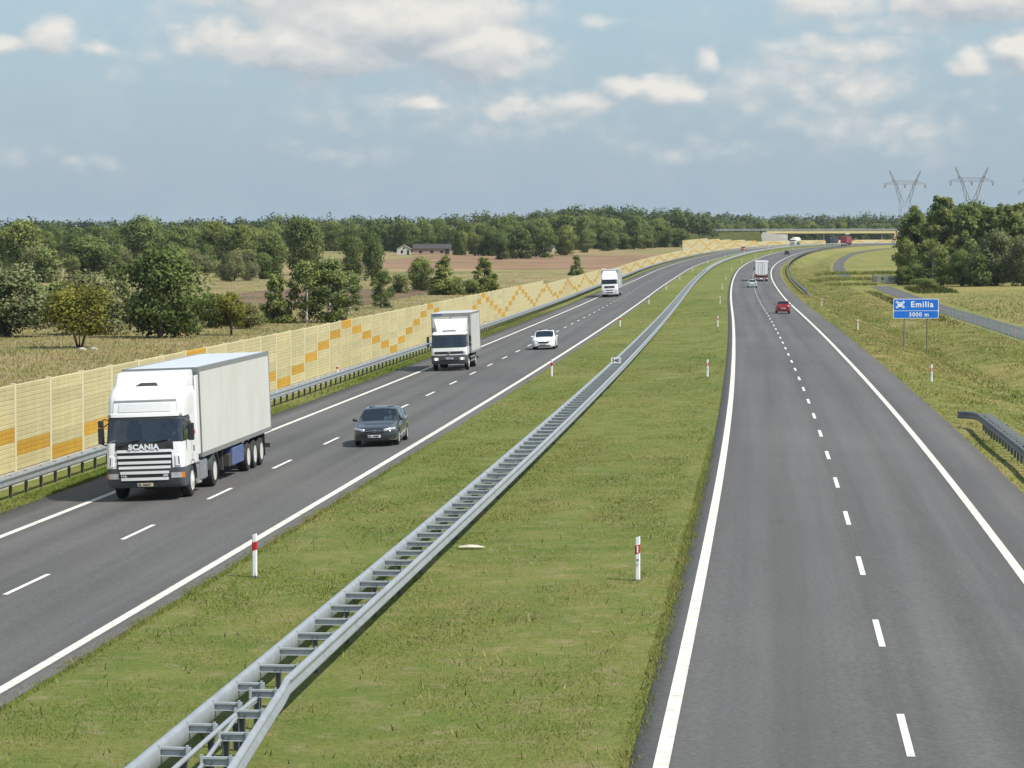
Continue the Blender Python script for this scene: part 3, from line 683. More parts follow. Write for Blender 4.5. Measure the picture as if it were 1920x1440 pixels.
def rrect(m, x0, x1, z0, z1, y, r=.09):
    pts = []
    for cx, cz, a0 in ((x1-r, z1-r, 0), (x0+r, z1-r, 90), (x0+r, z0+r, 180), (x1-r, z0+r, 270)):
        for k in range(5): a = R(a0+k*22.5); pts.append((cx+r*math.cos(a), cz+r*math.sin(a)))
    m.prism(pts, y, y+.008, 'Y')
m = MB(); rrect(m, -W_, W_, Z0, Z1, -.010); m.build('border', 'signwhite', root)
m = MB(); rrect(m, -W_+.045, W_-.045, 3.50, Z1-.045, -.019); m.build('upper_panel', 'signblue', root)
m = MB(); rrect(m, -W_+.045, W_-.045, Z0+.045, 3.45, -.019); m.build('lower_panel', 'signblue', root)
text_part('Emilia', .68, 'signwhite', root, (.50, -.024, 3.985), .016, 1.18)
text_part('3000 m', .48, 'signwhite', root, (.24, -.024, 3.135), .008, 1.18)
ic = MB()
for sgn in (1, -1):
    for off in (-.055, .055):
        c, s_ = math.cos(sgn*R(38)), math.sin(sgn*R(38)); y = -.027 if sgn > 0 else -.0275
        px = [(-.44, off-.035), (.44, off-.035), (.44, off+.035), (-.44, off+.035)]
        ic.prism([(-1.32+a*c-b*s_, 3.985+a*s_+b*c) for a, b in px], y, -.0195, 'Y')
for a0 in (0, 90, 180, 270):
    ring = []
    cx, cz = -1.32+.235*math.cos(R(a0)), 3.985+.2*math.sin(R(a0))
    pts = [(cx+math.cos(R(a0))*.10*math.cos(t)+0, 0, cz) for t in (0,)]
    arc = [(-1.32+(.34 if a0 % 180 == 0 else .22)*math.cos(R(a0+q))*(1-.42*math.cos(R(q*2))), -.024, 3.985+(.26 if a0 % 180 else .24)*math.sin(R(a0+q))*(1-.42*math.cos(R(q*2)))) for q in (-38, -20, 0, 20, 38)]
    ic.tube(arc, .026, 5)
ic.build('interchange_symbol', 'signwhite', root)
for x, zb in ((-.97, .1), (.95, -.5)):
    m = MB(); m.tube([(x, .08, zb-.3), (x, .08, Z1-.1)], .055, 10); m.build('post', 'steel_d', root, smooth=60)
m = MB(); m.box(-W_+.1, W_-.1, .03, .06, 3.1, 3.16); m.box(-W_+.1, W_-.1, .03, .06, 4.0, 4.06); m.build('rail', 'steel', root)

# wire fence by the service road, palisade at the path, scraps in the median
root = empty('wire_fence', pt(200, 31.2, -1.0)); tag(root, 'green wire mesh fence along the near edge of the service road', 'fence')
pm = MB(); pm.tube([(0, 0, -.3), (0, 0, 1.4)], .03, 6); pf = pm.mesh('post', 60); pf.materials.append(P('fence_green', (.22, .36, .28), .6))
fpts = [(200+6*k, 31.3) for k in range(24)]
for s, n in fpts: place(link('post', pf, root), root, s, n, gz(n))
w = MB()
for z in np.arange(.1, 1.5, .45): w.tube([pt(s, n, gz(n)+z)-root.location for s, n in fpts], .004, 3)
for s in np.arange(200, 338, 1.5): w.tube([pt(s, 31.3, gz(31.3)+.05)-root.location, pt(s, 31.3, gz(31.3)+1.35)-root.location], .003, 3)
w.build('wire_mesh', P('wire_green', (.25, .4, .3), .6), root)
root = empty('palisade_fence', pt(586, 35.2, -.95)); tag(root, 'grey weathered palisade fence at the edge of the tree clump', 'fence')
bm_ = MB(); bm_.prism([(-.11, -.1), (.11, -.1), (.11, 1.5), (0, 1.62), (-.11, 1.5)], -.015, .015, 'Y'); bme = bm_.mesh('board'); bme.materials.append(P('grey_wood', (.34, .34, .33), .85, var=.25))
a_, b_ = pt(594, 34.6, -.95), pt(572, 40.0, -.95)
for k in range(22):
    if k in (6, 7): continue
    o = link('board', bme, root); p_ = a_.lerp(b_, k/21); o.location = p_-root.location; o.rotation_euler = (random.uniform(-.05, .05), 0, -.25); o.scale = (1, 1, random.uniform(.85, 1.1))
m = MB()
for z in (.45, 1.15): m.tube([a_-root.location+Vector((0, .04, z)), b_-root.location+Vector((0, .04, z))], .04, 4)
m.build('rail', P('grey_wood', (.3, .3, .3)), root)
# pale scrap of torn sheet on the median
m = MB(); rg = random.Random(4)
m.grid(lambda u, v: (-.33+.66*u+.03*math.sin(v*7), -.16+.34*v*(1-.45*u), .05+.05*math.sin(3.1*u)*math.sin(3*v)+.015*rg.random()), [i/8 for i in range(9)], [i/4 for i in range(5)])
o = m.build('torn_sheet', P('pale_sheet', (.55, .50, .42), .8, var=.2), None); o.location = pt(74.4, -.1); tag(o, 'pale torn sheet lying on the grass right of the median guardrail', 'litter')
for (s, n, lab) in ((233.5, -47.9, 'pale flat stone at the foot of the small spreading tree'), (234, -47.0, 'pale rounded stone right of the flat one beneath the spreading tree')):
    m = MB(); rr = random.Random(int(s)); m.loft([[(math.cos(a)*q*(.9+.2*rr.random()), math.sin(a)*q*.7, z) for a in [2*math.pi*i/9 for i in range(9)]] for z, q in ((-.1, .3), (.08, .34), (.17, .25), (.21, .09))])
    o = m.build('stone', 'concrete', None, smooth=60); o.location = pt(s, n); tag(o, lab, 'stone')
# ------------------------------------------------------------------ vehicles: local frame +Y forward, +X the vehicle's right, z=0 the road, y=0 the front axle
def root_matrix(o): return Matrix.Translation(o.location) @ o.rotation_euler.to_matrix().to_4x4()
class Shell:
    """body lofted through plan outlines: levels of (z, half width, front y, rear y, corner radius, front bulge)"""
    def __init__(s, lv): s.lv = lv
    def par(s, z):
        zs = [l[0] for l in s.lv]
        return [float(np.interp(z, zs, [l[i] for l in s.lv])) for i in range(1, 6)]
    def pos(s, z, t):
        hw, yf, yb, rc, bu = s.par(z); t = t % 6; i = int(t); u = t-i
        if i == 0: return (-hw, yb+(yf-rc-yb)*u, z)
        if i == 1: a = math.pi-u*math.pi/2; return (-hw+rc+rc*math.cos(a), yf-rc+rc*math.sin(a), z)
        if i == 2: x = (-hw+rc)+(2*hw-2*rc)*u; return (x, yf+bu*(1-(2*u-1)**2), z)
        if i == 3: a = math.pi/2-u*math.pi/2; return (hw-rc+rc*math.cos(a), yf-rc+rc*math.sin(a), z)
        if i == 4: return (hw, yf-rc+(yb-yf+rc)*u, z)
        return (hw-2*hw*u, yb, z)
    def nrm(s, z, t):
        p, q = Vector(s.pos(z, t-.01)), Vector(s.pos(z, t+.01)); d = q-p
        return Vector((-d.y, d.x, 0)).normalized()
    TS = [0, .5, 1, 1.2, 1.4, 1.6, 1.8, 2, 2.17, 2.33, 2.5, 2.67, 2.83, 3, 3.2, 3.4, 3.6, 3.8, 4, 4.5, 5]
    def body(s, name, mat, parent, z0=None, z1=None, smooth=40, n=14):
        z0 = s.lv[0][0] if z0 is None else z0; z1 = s.lv[-1][0] if z1 is None else z1
        zs = sorted(set([z0, z1]+[l[0] for l in s.lv if z0 < l[0] < z1]))
        m = MB(); m.loft([[s.pos(z, t) for t in s.TS] for z in zs])
        return m.build(name, mat, parent, smooth=smooth)
    def patch(s, name, mat, parent, z0, z1, t0, t1, off=.006, thick=.012, nz=5, nt=10, zs=None, smooth=40):
        m = MB(); zz = zs or [z0+(z1-z0)*i/(nz-1) for i in range(nz)]; tt = [t0+(t1-t0)*i/(nt-1) for i in range(nt)]
        def g(z, t, o): return tuple(Vector(s.pos(z, t))+s.nrm(z, t)*o)
        m.grid(lambda z, t: g(z, t, off), zz, tt)
        ring_o = [g(zz[0], t, off) for t in tt]+[g(z, t1, off) for z in zz[1:]]+[g(zz[-1], t, off) for t in reversed(tt[:-1])]+[g(z, t0, off) for z in reversed(zz[1:-1])]
        ring_i = [g(zz[0], t, off-thick) for t in tt]+[g(z, t1, off-thick) for z in zz[1:]]+[g(zz[-1], t, off-thick) for t in reversed(tt[:-1])]+[g(z, t0, off-thick) for z in reversed(zz[1:-1])]
        m.loft([ring_o, ring_i], cap=False)
        return m.build(name, mat, parent, smooth=smooth)
_wheels = {}
def wheel(parent, x, y, r=.5, w=.3, rim='rim_w', side=1, style='truck'):
    key = (r, w, rim, side, style)
    if key not in _wheels:
        m = MB(); h = w/2; m.lathe([(-h, r*.62), (-h*1.02, r*.78), (-h*.9, r*.95), (-h*.6, r), (h*.6, r), (h*.9, r*.95), (h*1.02, r*.78), (h, r*.62), (h*.3, r*.6), (-h*.3, r*.6), (-h, r*.62)], 'X', seg=28, cap=False)
        ty = m.mesh('wheel', 50); ty.materials.append(MATS['tyre'])
        q = MB(); o = side
        if style == 'truck': q.lathe([(o*h*.98, r*.635), (o*h*.92, r*.60), (o*h*.66, r*.55), (o*h*.60, r*.36), (o*h*.78, r*.28), (o*h*.86, r*.20), (o*h*.9, r*.1), (o*h*.9, .001)], 'X', seg=24)
        elif style == 'front': q.lathe([(o*h*.98, r*.635), (o*h*1.0, r*.58), (o*h*.85, r*.53), (o*h*1.05, r*.40), (o*h*1.15, r*.25), (o*h*1.3, r*.2), (o*h*1.32, .001)], 'X', seg=24)
        else:
            q.lathe([(o*h*.98, r*.66), (o*h*.9, r*.62), (o*h*.6, r*.60), (o*h*.55, r*.16), (o*h*.8, r*.13), (o*h*.82, .001)], 'X', seg=24)
            for k in range(5):
                a = 2*math.pi*k/5; q.tube([(o*h*.75, r*.1*math.cos(a), r*.1*math.sin(a)), (o*h*.86, r*.6*math.cos(a), r*.6*math.sin(a))], r*.07, 5)
        rm = q.mesh('rim', 45); rm.materials.append(MATS[rim]); _wheels[key] = (ty, rm)
    ty, rm = _wheels[key]; o = link('wheel', ty, parent); o.location = (x, y, r); link('rim', rm, o)
    return o
def put(root, s, n, rev, z=None):
    a = pt(s, n, zroad(n)+.01); h = float(heading(s)); sl = math.atan(.03644 if n < 0 else .01893)
    root.location = a; root.rotation_mode = 'XYZ'
    g = float((np.interp(s+4, S_, _z)-np.interp(s-4, S_, _z))/8)
    root.rotation_euler = (-math.atan(g), sl, math.pi-h) if rev else (math.atan(g), sl, -h)
    return root
def plate(parent, txt, loc, mat='plate', w=.52, h=.11, rot=0.):
    m = MB(); m.box(-w/2, w/2, -.006, .006, -h/2, h/2); o = m.build('license_plate', mat, parent, bev=.004); o.location = loc; o.rotation_euler = (0, 0, rot)
    t = text_part(txt, .10, 'ink', o, (0, -.009, 0), .002, 1.05, 'plate_text')
    m = MB(); m.box(-w/2+.004, -w/2+.045, -.008, -.0065, -h/2+.006, h/2-.006); m.build('country_band', 'blue', o)
    return o
def fender(parent, x0, x1, y, r, zc_=.5, mat='bumper', a0=8, a1=172, th=.03):
    m = MB(); pr = [(y+(r+t)*math.cos(R(a)), zc_+(r+t)*math.sin(R(a))) for t, rng in ((th, range(a0, a1+1, 12)), (0, range(a1-(a1-a0) % 12, a0-1, -12))) for a in rng]
    m.prism(pr, x0, x1, 'X'); return m.build('fender', mat, parent, smooth=40)
def person(name, loc, rz, shirt, label, scale=1.):
    """seated driver, hands on the wheel: one continuous skinned body"""
    root = empty(name, loc, rz); tag(root, label, 'person'); root.scale = (scale,)*3
    V = [(0, 0, .0), (0, .0, .22), (0, -.02, .45), (0, -.02, .52), (-.17, -.01, .46), (.17, -.01, .46), (-.24, .12, .25), (.24, .12, .25), (-.16, .36, .30), (.16, .36, .30),
         (-.1, .28, .02), (.1, .28, .02), (-.12, .45, -.02), (.12, .45, -.02), (-.12, .5, -.35), (.12, .5, -.35)]
    Ed = [(0, 1), (1, 2), (2, 3), (2, 4), (2, 5), (4, 6), (5, 7), (6, 8), (7, 9), (0, 10), (0, 11), (10, 12), (11, 13), (12, 14), (13, 15)]
    rad = [.16, .15, .14, .06, .075, .075, .05, .05, .035, .035, .09, .09, .075, .075, .05, .05]
    me = bpy.data.meshes.new('body'); me.from_pydata(V, Ed, []); o = link('body', me, root, shirt)
    o.modifiers.new('skin', 'SKIN'); sub = o.modifiers.new('sub', 'SUBSURF'); sub.levels = sub.render_levels = 1
    for i, q in enumerate(me.skin_vertices[0].data): q.radius = (rad[i], rad[i]); q.use_root = (i == 0)
    h = MB(); sk = P('skin', (.50, .30, .21), .55)
    h.loft([[(math.cos(a)*w, .01+math.sin(a)*d+o_, .50+z) for a in [2*math.pi*i/12 for i in range(12)]] for z, w, d, o_ in ((.0, .05, .05, -.02), (.05, .055, .07, .01), (.09, .072, .095, .012), (.14, .078, .10, .008), (.19, .078, .098, 0), (.235, .06, .075, -.01), (.255, .02, .03, -.01))])
    for i in (-1, 1): h.tube([(i*.078, -.005, .62), (i*.086, -.015, .66)], .014, 5)
    h.tube([(0, .105, .65), (0, .128, .62)], .012, 5)
    h.build('head', sk, root, smooth=70)
    hr = MB(); hr.loft([[(math.cos(a)*w, math.sin(a)*d-.012, .50+z) for a in [2*math.pi*i/12 for i in range(12)]] for z, w, d in ((.15, .082, .088), (.20, .084, .096), (.24, .068, .08), (.265, .02, .03))])
    hr.build('hair', P('hair', (.05, .035, .025), .7), root, smooth=70)
    for i in (-1, 1):
        hd = MB(); hd.tube([(i*.16, .35, .30), (i*.15, .42, .31)], [.032, .036], 6)
        for f_ in range(4): hd.tube([(i*(.15+.022*(f_-1.5)), .42, .315), (i*(.15+.022*(f_-1.5)), .455-.006*abs(f_-1.5), .325), (i*(.15+.022*(f_-1.5)), .452, .295)], .009, 5)
        hd.tube([(i*.118, .385, .31), (i*.095, .43, .325)], .010, 5)
        hd.build('hand', sk, root, smooth=70)
    return root
def seat(parent, x, y, z, mat='dark'):
    m = MB(); m.box(x-.25, x+.25, y-.25, y+.28, z-.12, z+.02); m.box(x-.25, x+.25, y-.36, y-.24, z, z+.62); m.box(x-.13, x+.13, y-.34, y-.25, z+.62, z+.82)
    return m.build('seat', mat, parent, bev=.04)
def steering(parent, x, y, z, r=.2, tilt=35):
    m = MB(); c, s_ = math.cos(R(tilt)), math.sin(R(tilt)); m.tube([(x+r*math.cos(a), y-r*math.sin(a)*s_, z+r*math.sin(a)*c) for a in [2*math.pi*k/16 for k in range(17)]], .016, 6)
    m.tube([(x-r, y, z), (x+r, y, z)], .018, 5); return m.build('steering_wheel', 'dark', parent, smooth=60)
def mirror(parent, x, y, z, w, h, arm_to, mat='dark', d=.09):
    m = MB(); m.box(x-w/2, x+w/2, y-d/2, y+d/2, z-h/2, z+h/2); o = m.build('mirror', mat, parent, bev=.03)
    a = MB(); a.tube([(x, y-.01, z+h/2-.03), (x+(arm_to[0]-x)*.5, y, z+h/2+.04), arm_to], .018, 6); a.build('arm', mat, o, smooth=60)
    return o

# ---- white articulated truck with horizontal slat grille and box semitrailer
def scania():
    root = empty('articulated_truck'); tag(root, 'large white articulated truck with slatted grille, nearest vehicle on the left carriageway', 'truck')
    cab = Shell([(1.04, 1.245, 1.40, -.95, .16, .03), (1.30, 1.245, 1.39, -.95, .17, .04), (1.83, 1.235, 1.35, -.95, .19, .06), (2.2, 1.225, 1.24, -.95, .19, .06), (2.62, 1.205, 1.10, -.95, .19, .06),
                 (2.74, 1.205, 1.08, -.95, .20, .05), (3.12, 1.205, 1.02, -.95, .24, .05), (3.30, 1.195, .94, -.95, .30, .05), (3.46, 1.165, .78, -.95, .34, .05), (3.58, 1.11, .55, -.95, .34, .05), (3.65, 1.02, .25, -.92, .3, .04)])
    # shell: lower cab, then roof above the glass; pillars between
    cab.body('cab', 'white', root, 1.04, 1.84); cab.body('high_roof', 'white', root, 2.62, 3.65)
    rear = Shell([(1.84, 1.235, .02, -.95, .02, 0), (2.62, 1.205, .02, -.95, .02, 0)]); rear.body('cab_rear', 'white', root)
    cab.patch('windscreen', 'glass', root, 1.86, 2.58, 1.55, 3.45, .0, .01, nz=4, nt=16)
    for t0, t1, nm in ((.42, 1.35, 'side_window'), (3.65, 4.58, 'side_window')): cab.patch(nm, 'glass', root, 1.86, 2.58, t0, t1, -.002, .01, nz=4, nt=8)
    for t0, t1 in ((1.33, 1.56), (3.44, 3.67)): cab.patch('pillar', 'dark', root, 1.83, 2.63, t0, t1, .006, .05, nz=4, nt=3)
    # white A pillar edge and door frame behind the side window
    for t0, t1 in ((0, .43), (4.57, 5)): cab.patch('door_frame', 'white', root, 1.84, 2.62, t0, t1, .0, .04, nz=4, nt=4)
    cab.patch('visor_gasket', 'dark', root, 2.55, 2.635, 1.4, 3.6, .012, .03, nz=3, nt=14)
    cab.patch('light_strip', 'white', root, 2.64, 2.735, 1.3, 3.7, .035, .05, nz=3, nt=14)
    for t in (1.62, 3.38): cab.patch('marker_lamp', 'trim', root, 2.65, 2.72, t-.18, t+.12, .045, .03, nz=2, nt=3)
    cab.patch('roof_gap', 'trim', root, 3.10, 3.165, 1.9, 3.1, .006, .02, nz=3, nt=12)
    cab.patch('roof_panel', 'white', root, 2.80, 3.06, 2.08, 2.92, .014, .02, nz=3, nt=10)
    for t in (1.9, 3.1): cab.patch('panel_seam', 'trim', root, 2.75, 3.3, t-.012, t+.012, .003, .006, nz=6, nt=2)
    m = MB(); m.add([(-.35, .60, 3.575), (.35, .60, 3.575), (.25, .34, 3.655), (-.25, .34, 3.655), (-.35, .60, 3.60), (.35, .60, 3.60), (.25, .34, 3.675), (-.25, .34, 3.675)], [(3, 2, 1, 0), (4, 5, 6, 7), (0, 1, 5, 4), (1, 2, 6, 5), (2, 3, 7, 6), (3, 0, 4, 7)]); m.build('roof_hatch', 'dark', root)
    d = Shell([(3.52, 1.15, .46, -1.05, .3, .05), (3.68, 1.15, .28, -1.05, .25, .05), (3.85, 1.14, .04, -1.05, .2, .04), (3.96, 1.13, -.12, -1.05, .15, .02), (4.0, 1.08, -.3, -1.05, .15, .02)]); d.body('roof_deflector', 'white', root)
    for sx in (-1, 1):
        m = MB(); x0, x1 = (-1.24, -1.19) if sx < 0 else (1.19, 1.24); m.box(x0, x1, -1.42, -.952, 1.25, 3.80); m.build('side_fairing', 'white', root, bev=.02)
    cab.patch('black_mask', 'dark', root, 1.60, 1.865, 2.06, 2.94, .008, .02, nz=4, nt=12)
    for t in (2.13, 2.87): cab.patch('wiper_recess', 'black', root, 1.63, 1.76, t-.045, t+.045, .014, .02, nz=2, nt=3)
    text_part('SCANIA', .225, 'signwhite', root, (0, 1.475, 1.70), .012, 1.08, 'badge', (math.pi/2, 0, math.pi), 1.15)
    cab.patch('grille', 'dark', root, 1.05, 1.58, 2.09, 2.91, .005, .02, nz=4, nt=12)
    b2 = Shell([(.42, 1.21, 1.33, .66, .2, .05), (.52, 1.245, 1.40, .64, .2, .06), (1.04, 1.25, 1.42, .64, .2, .05)])
    b2.body('bumper', 'bumper', root)
    b2.patch('lower_grille', 'dark', root, .60, 1.02, 2.12, 2.88, .004, .02, nz=4, nt=12)
    for z, sh, ta in ((1.575, cab, 2.09), (1.395, cab, 2.10), (1.215, cab, 2.11), (1.06, cab, 2.12), (.90, b2, 2.13), (.70, b2, 2.14)):
        sh.patch('grille_slat', 'white', root, z-.043, z+.043, ta, 5-ta, .045, .05, nz=3, nt=12)
    text_part('114L', .10, 'plate', root, (.66, 1.475, .80), .003, 1, 'badge', (math.pi/2, 0, math.pi)); text_part('380', .11, 'plate', root, (-.66, 1.475, .80), .003, 1, 'badge', (math.pi/2, 0, math.pi))
    for ta, tb in ((1.62, 2.10), (2.90, 3.38)):
        b2.patch('headlight', 'lens', root, .71, .88, ta, tb, .012, .03, nz=3, nt=6)
    for ta, tb in ((1.2, 1.6), (3.4, 3.8)): b2.patch('indicator', 'amber', root, .71, .88, ta, tb, .010, .03, nz=3, nt=4)
    for x, mt in ((1.02, 'lamp_on'), (.88, 'lens'), (-.88, 'lens'), (-1.02, 'lamp_on')):
        m = MB(); m.lathe([(-.05, .062), (.02, .062), (.035, .045), (.04, .001)], 'Y', (x, 1.36+.05*(1-abs(x)), .575), 14); m.build('fog_lamp', mt, root, smooth=50)
    m = MB(); m.box(-.42, .42, 1.36, 1.475, .44, .60); m.build('plate_recess', 'black', root)
    plate(root, 'EL 05047', (0, 1.485, .515), 'plate_y', rot=math.pi)
    for ta, tb in ((1.72, 2.04), (2.96, 3.28)):
        cab.patch('corner_vent', 'white', root, 1.10, 1.42, ta, tb, .03, .04, nz=3, nt=5); mid = (ta+tb)/2
        cab.patch('vent_slot', 'black', root, 1.14, 1.38, mid-.06+(.06 if ta < 2 else -.06), mid+.03+(.06 if ta < 2 else -.06), .036, .03, nz=3, nt=3)
    for ta, tb in ((.18, .30), (4.70, 4.82)): cab.patch('door_handle', 'dark', root, 1.42, 1.60, ta+.1, tb+.04, .012, .02, nz=2, nt=3)
    for tq in (.45, 4.55): cab.patch('door_seam', 'trim', root, 1.10, 1.84, tq-.008, tq+.008, .003, .006, nz=4, nt=2)
    for tq in (4.38,): cab.patch('red_sticker', 'red', root, 1.72, 1.82, tq-.16, tq+.12, .006, .01, nz=2, nt=4)
    cab.patch('red_sticker', 'red', root, 1.95, 2.08, .16, .30, .008, .01, nz=2, nt=3)
    # mirrors: tall pair on the right side, one on the driver's side
    mirror(root, 1.44, 1.02, 2.06, .20, .52, (1.19, 1.06, 2.45)); mirror(root, 1.44, 1.02, 2.44, .18, .22, (1.19, 1.06, 2.55))
    mirror(root, -1.42, .92, 2.12, .20, .55, (-1.19, 1.0, 2.5)); m = MB(); m.tube([(1.44, 1.0, 1.8), (1.22, 1.1, 1.74)], .018, 6); m.build('mirror_bracket', 'dark', root)
    # wipers, horn
    m = MB(); m.tube([(.75, 1.45, 1.84), (.15, 1.43, 1.92)], .014, 5); m.tube([(-.1, 1.46, 1.84), (-.75, 1.40, 1.92)], .014, 5); m.build('wiper', 'black', root)
    # interior
    m = MB(); m.box(-1.12, 1.12, .75, 1.18, 1.6, 1.84); m.build('dashboard', 'dark', root, bev=.05)
    m = MB(); m.box(-1.15, 1.15, -.05, .0, 1.6, 2.6); m.build('cab_liner', P('liner', (.10, .10, .10), .9), root)
    seat(root, -.55, .35, 1.72); seat(root, .6, .35, 1.72); steering(root, -.55, .84, 2.02, .23, 60)
    for x, c in ((.35, 'red'), (.05, 'signblue'), (-.15, 'plate')): m = MB(); m.box(x-.1, x+.1, .95, 1.1, 1.845, 1.92); m.build('dash_item', c, root)
    # chassis, tank, steps, wheels
    m = MB(); m.box(-.42, -.34, -6.2, 1.1, .62, .88); m.box(.34, .42, -6.2, 1.1, .62, .88); m.box(-1.0, 1.0, -.9, 1.2, .5, .62); m.build('chassis', 'chassis', root)
    for sx in (-1, 1):
        xa, xb = sorted((sx*.62, sx*1.20))
        pr = [(xa, .42), (xa+.06, .36), (xb-.06, .36), (xb, .42), (xb, .98), (xb-.06, 1.04), (xa+.06, 1.04), (xa, .98)]
        m = MB(); m.loft([[(x, y, z) for x, z in pr] for y in (-1.35, -2.55)]); m.build('fuel_tank', 'steel', root, smooth=30)
        for y in (-1.55, -1.95, -2.35): m = MB(); m.loft([[(x+(.012 if x > (xa+xb)/2 else -.012), yy, z+(.012 if z > .7 else -.012)) for x, z in pr] for yy in (y-.03, y+.03)]); m.build('tank_strap', 'trim', root)
        m = MB(); m.box(xa, xb, -1.28, -.72, .40, .92); m.build('battery_box', 'trim', root, bev=.02); m = MB(); m.box(min(sx*1.0, sx*1.26), max(sx*1.0, sx*1.26), -1.26, -.74, .34, .40); m.build('step', 'rim', root)
        fender(root, min(sx*.95, sx*1.25), max(sx*.95, sx*1.25), 0, .60, .55, a0=4, a1=184)
        wheel(root, sx*1.06, 0, .51, .31, 'rim_w', sx, 'front')
        wheel(root, sx*.94, -3.70, .51, .58, 'rim_w', sx, 'truck'); fender(root, min(sx*.62, sx*1.26), max(sx*.62, sx*1.26), -3.70, .58, .54, a0=4, a1=176)
        m = MB(); m.box(min(sx*.66, sx*1.22), max(sx*.66, sx*1.22), -4.36, -4.34, .25, .85); m.build('mudflap', 'black', root)
    # semitrailer
    ty0, ty1 = -1.55, -14.5
    m = MB(); m.box(-1.255, 1.255, ty1, ty0, 1.20, 3.99); m.build('trailer_box', 'white_d', root, bev=.015)
    m = MB(); m.box(-1.25, 1.25, ty1, ty0, 3.992, 4.03); m.build('trailer_roof', 'roofgrey', root)
    e = .012
    for sx in (-1, 1):
        xa, xb = sorted((sx*1.20, sx*(1.255+e)))
        m = MB(); m.box(xa, xb, ty1-e, ty0+e, 3.90, 4.05); m.build('roof_rail', 'trim', root)
        m = MB(); m.box(xa, xb, ty1-e, ty0+e, 1.12, 1.27); m.build('floor_rail', 'trim', root)
        m = MB(); m.box(min(sx*1.16, sx*(1.257+e)), max(sx*1.16, sx*(1.257+e)), ty0-.02, ty0+.05, 1.13, 4.04); m.build('front_pillar', 'trim', root)
        m = MB(); m.box(min(sx*1.17, sx*(1.258+e)), max(sx*1.17, sx*(1.258+e)), ty1-.04, ty1+.05, 1.13, 4.04); m.build('rear_pillar', 'trim', root)
    m = MB(); m.box(-1.16, 1.16, ty0-.01, ty0+.045, 3.88, 4.045); m.build('front_rail', 'trim', root)
    for x in (-.5, .5): m = MB(); m.box(x-.06, x+.06, ty1+.3, -4.5, .85, 1.18); m.build('trailer_beam', 'chassis', root)
    m = MB(); m.box(-1.15, 1.15, -10.4, -10.2, 1.0, 1.15); m.box(-1.1, 1.1, -6.6, -6.45, 1.0, 1.15); m.build('cross_member', 'chassis', root)
    for sx in (-1, 1):
        m = MB(); m.box(min(sx*.55, sx*1.22), max(sx*.55, sx*1.22), -9.05, -6.95, .42, 1.02); m.build('pallet_box', 'blue', root, bev=.03, label='blue pallet box under the trailer')
        m = MB(); m.box(min(sx*.95, sx*1.05), max(sx*.95, sx*1.05), -6.1, -5.9, .35, 1.15); m.build('landing_leg', 'chassis', root)
        m = MB(); m.box(min(sx*.8, sx*1.2), max(sx*.8, sx*1.2), -6.8, -6.35, .42, .85); m.build('tool_box', 'chassis', root, bev=.02)
        for y in (-9.95, -11.26, -12.57): wheel(root, sx*1.03, y, .50, .38, 'rim_w', sx, 'truck')
        m = MB(); m.box(min(sx*.8, sx*1.22), max(sx*.8, sx*1.22), -13.30, -13.28, .28, 1.12); m.build('mudflap', 'black', root)
    m = MB(); m.box(-1.2, 1.2, -14.5, -14.4, .5, .66); m.box(-.6, -.5, -14.45, -14.05, .5, 1.1); m.box(.5, .6, -14.45, -14.05, .5, 1.1); m.build('rear_bumper', 'chassis', root)
    put(root, 90.1, -11.85, True)
    d = person('person', (0, 0, 0), 0, P('grey_shirt', (.35, .37, .4), .8), 'driver in a grey shirt behind the windscreen of the nearest white truck', 1)
    d.matrix_world = root_matrix(root) @ Matrix.Translation((-.55, .38, 1.76))
    return root
scania()

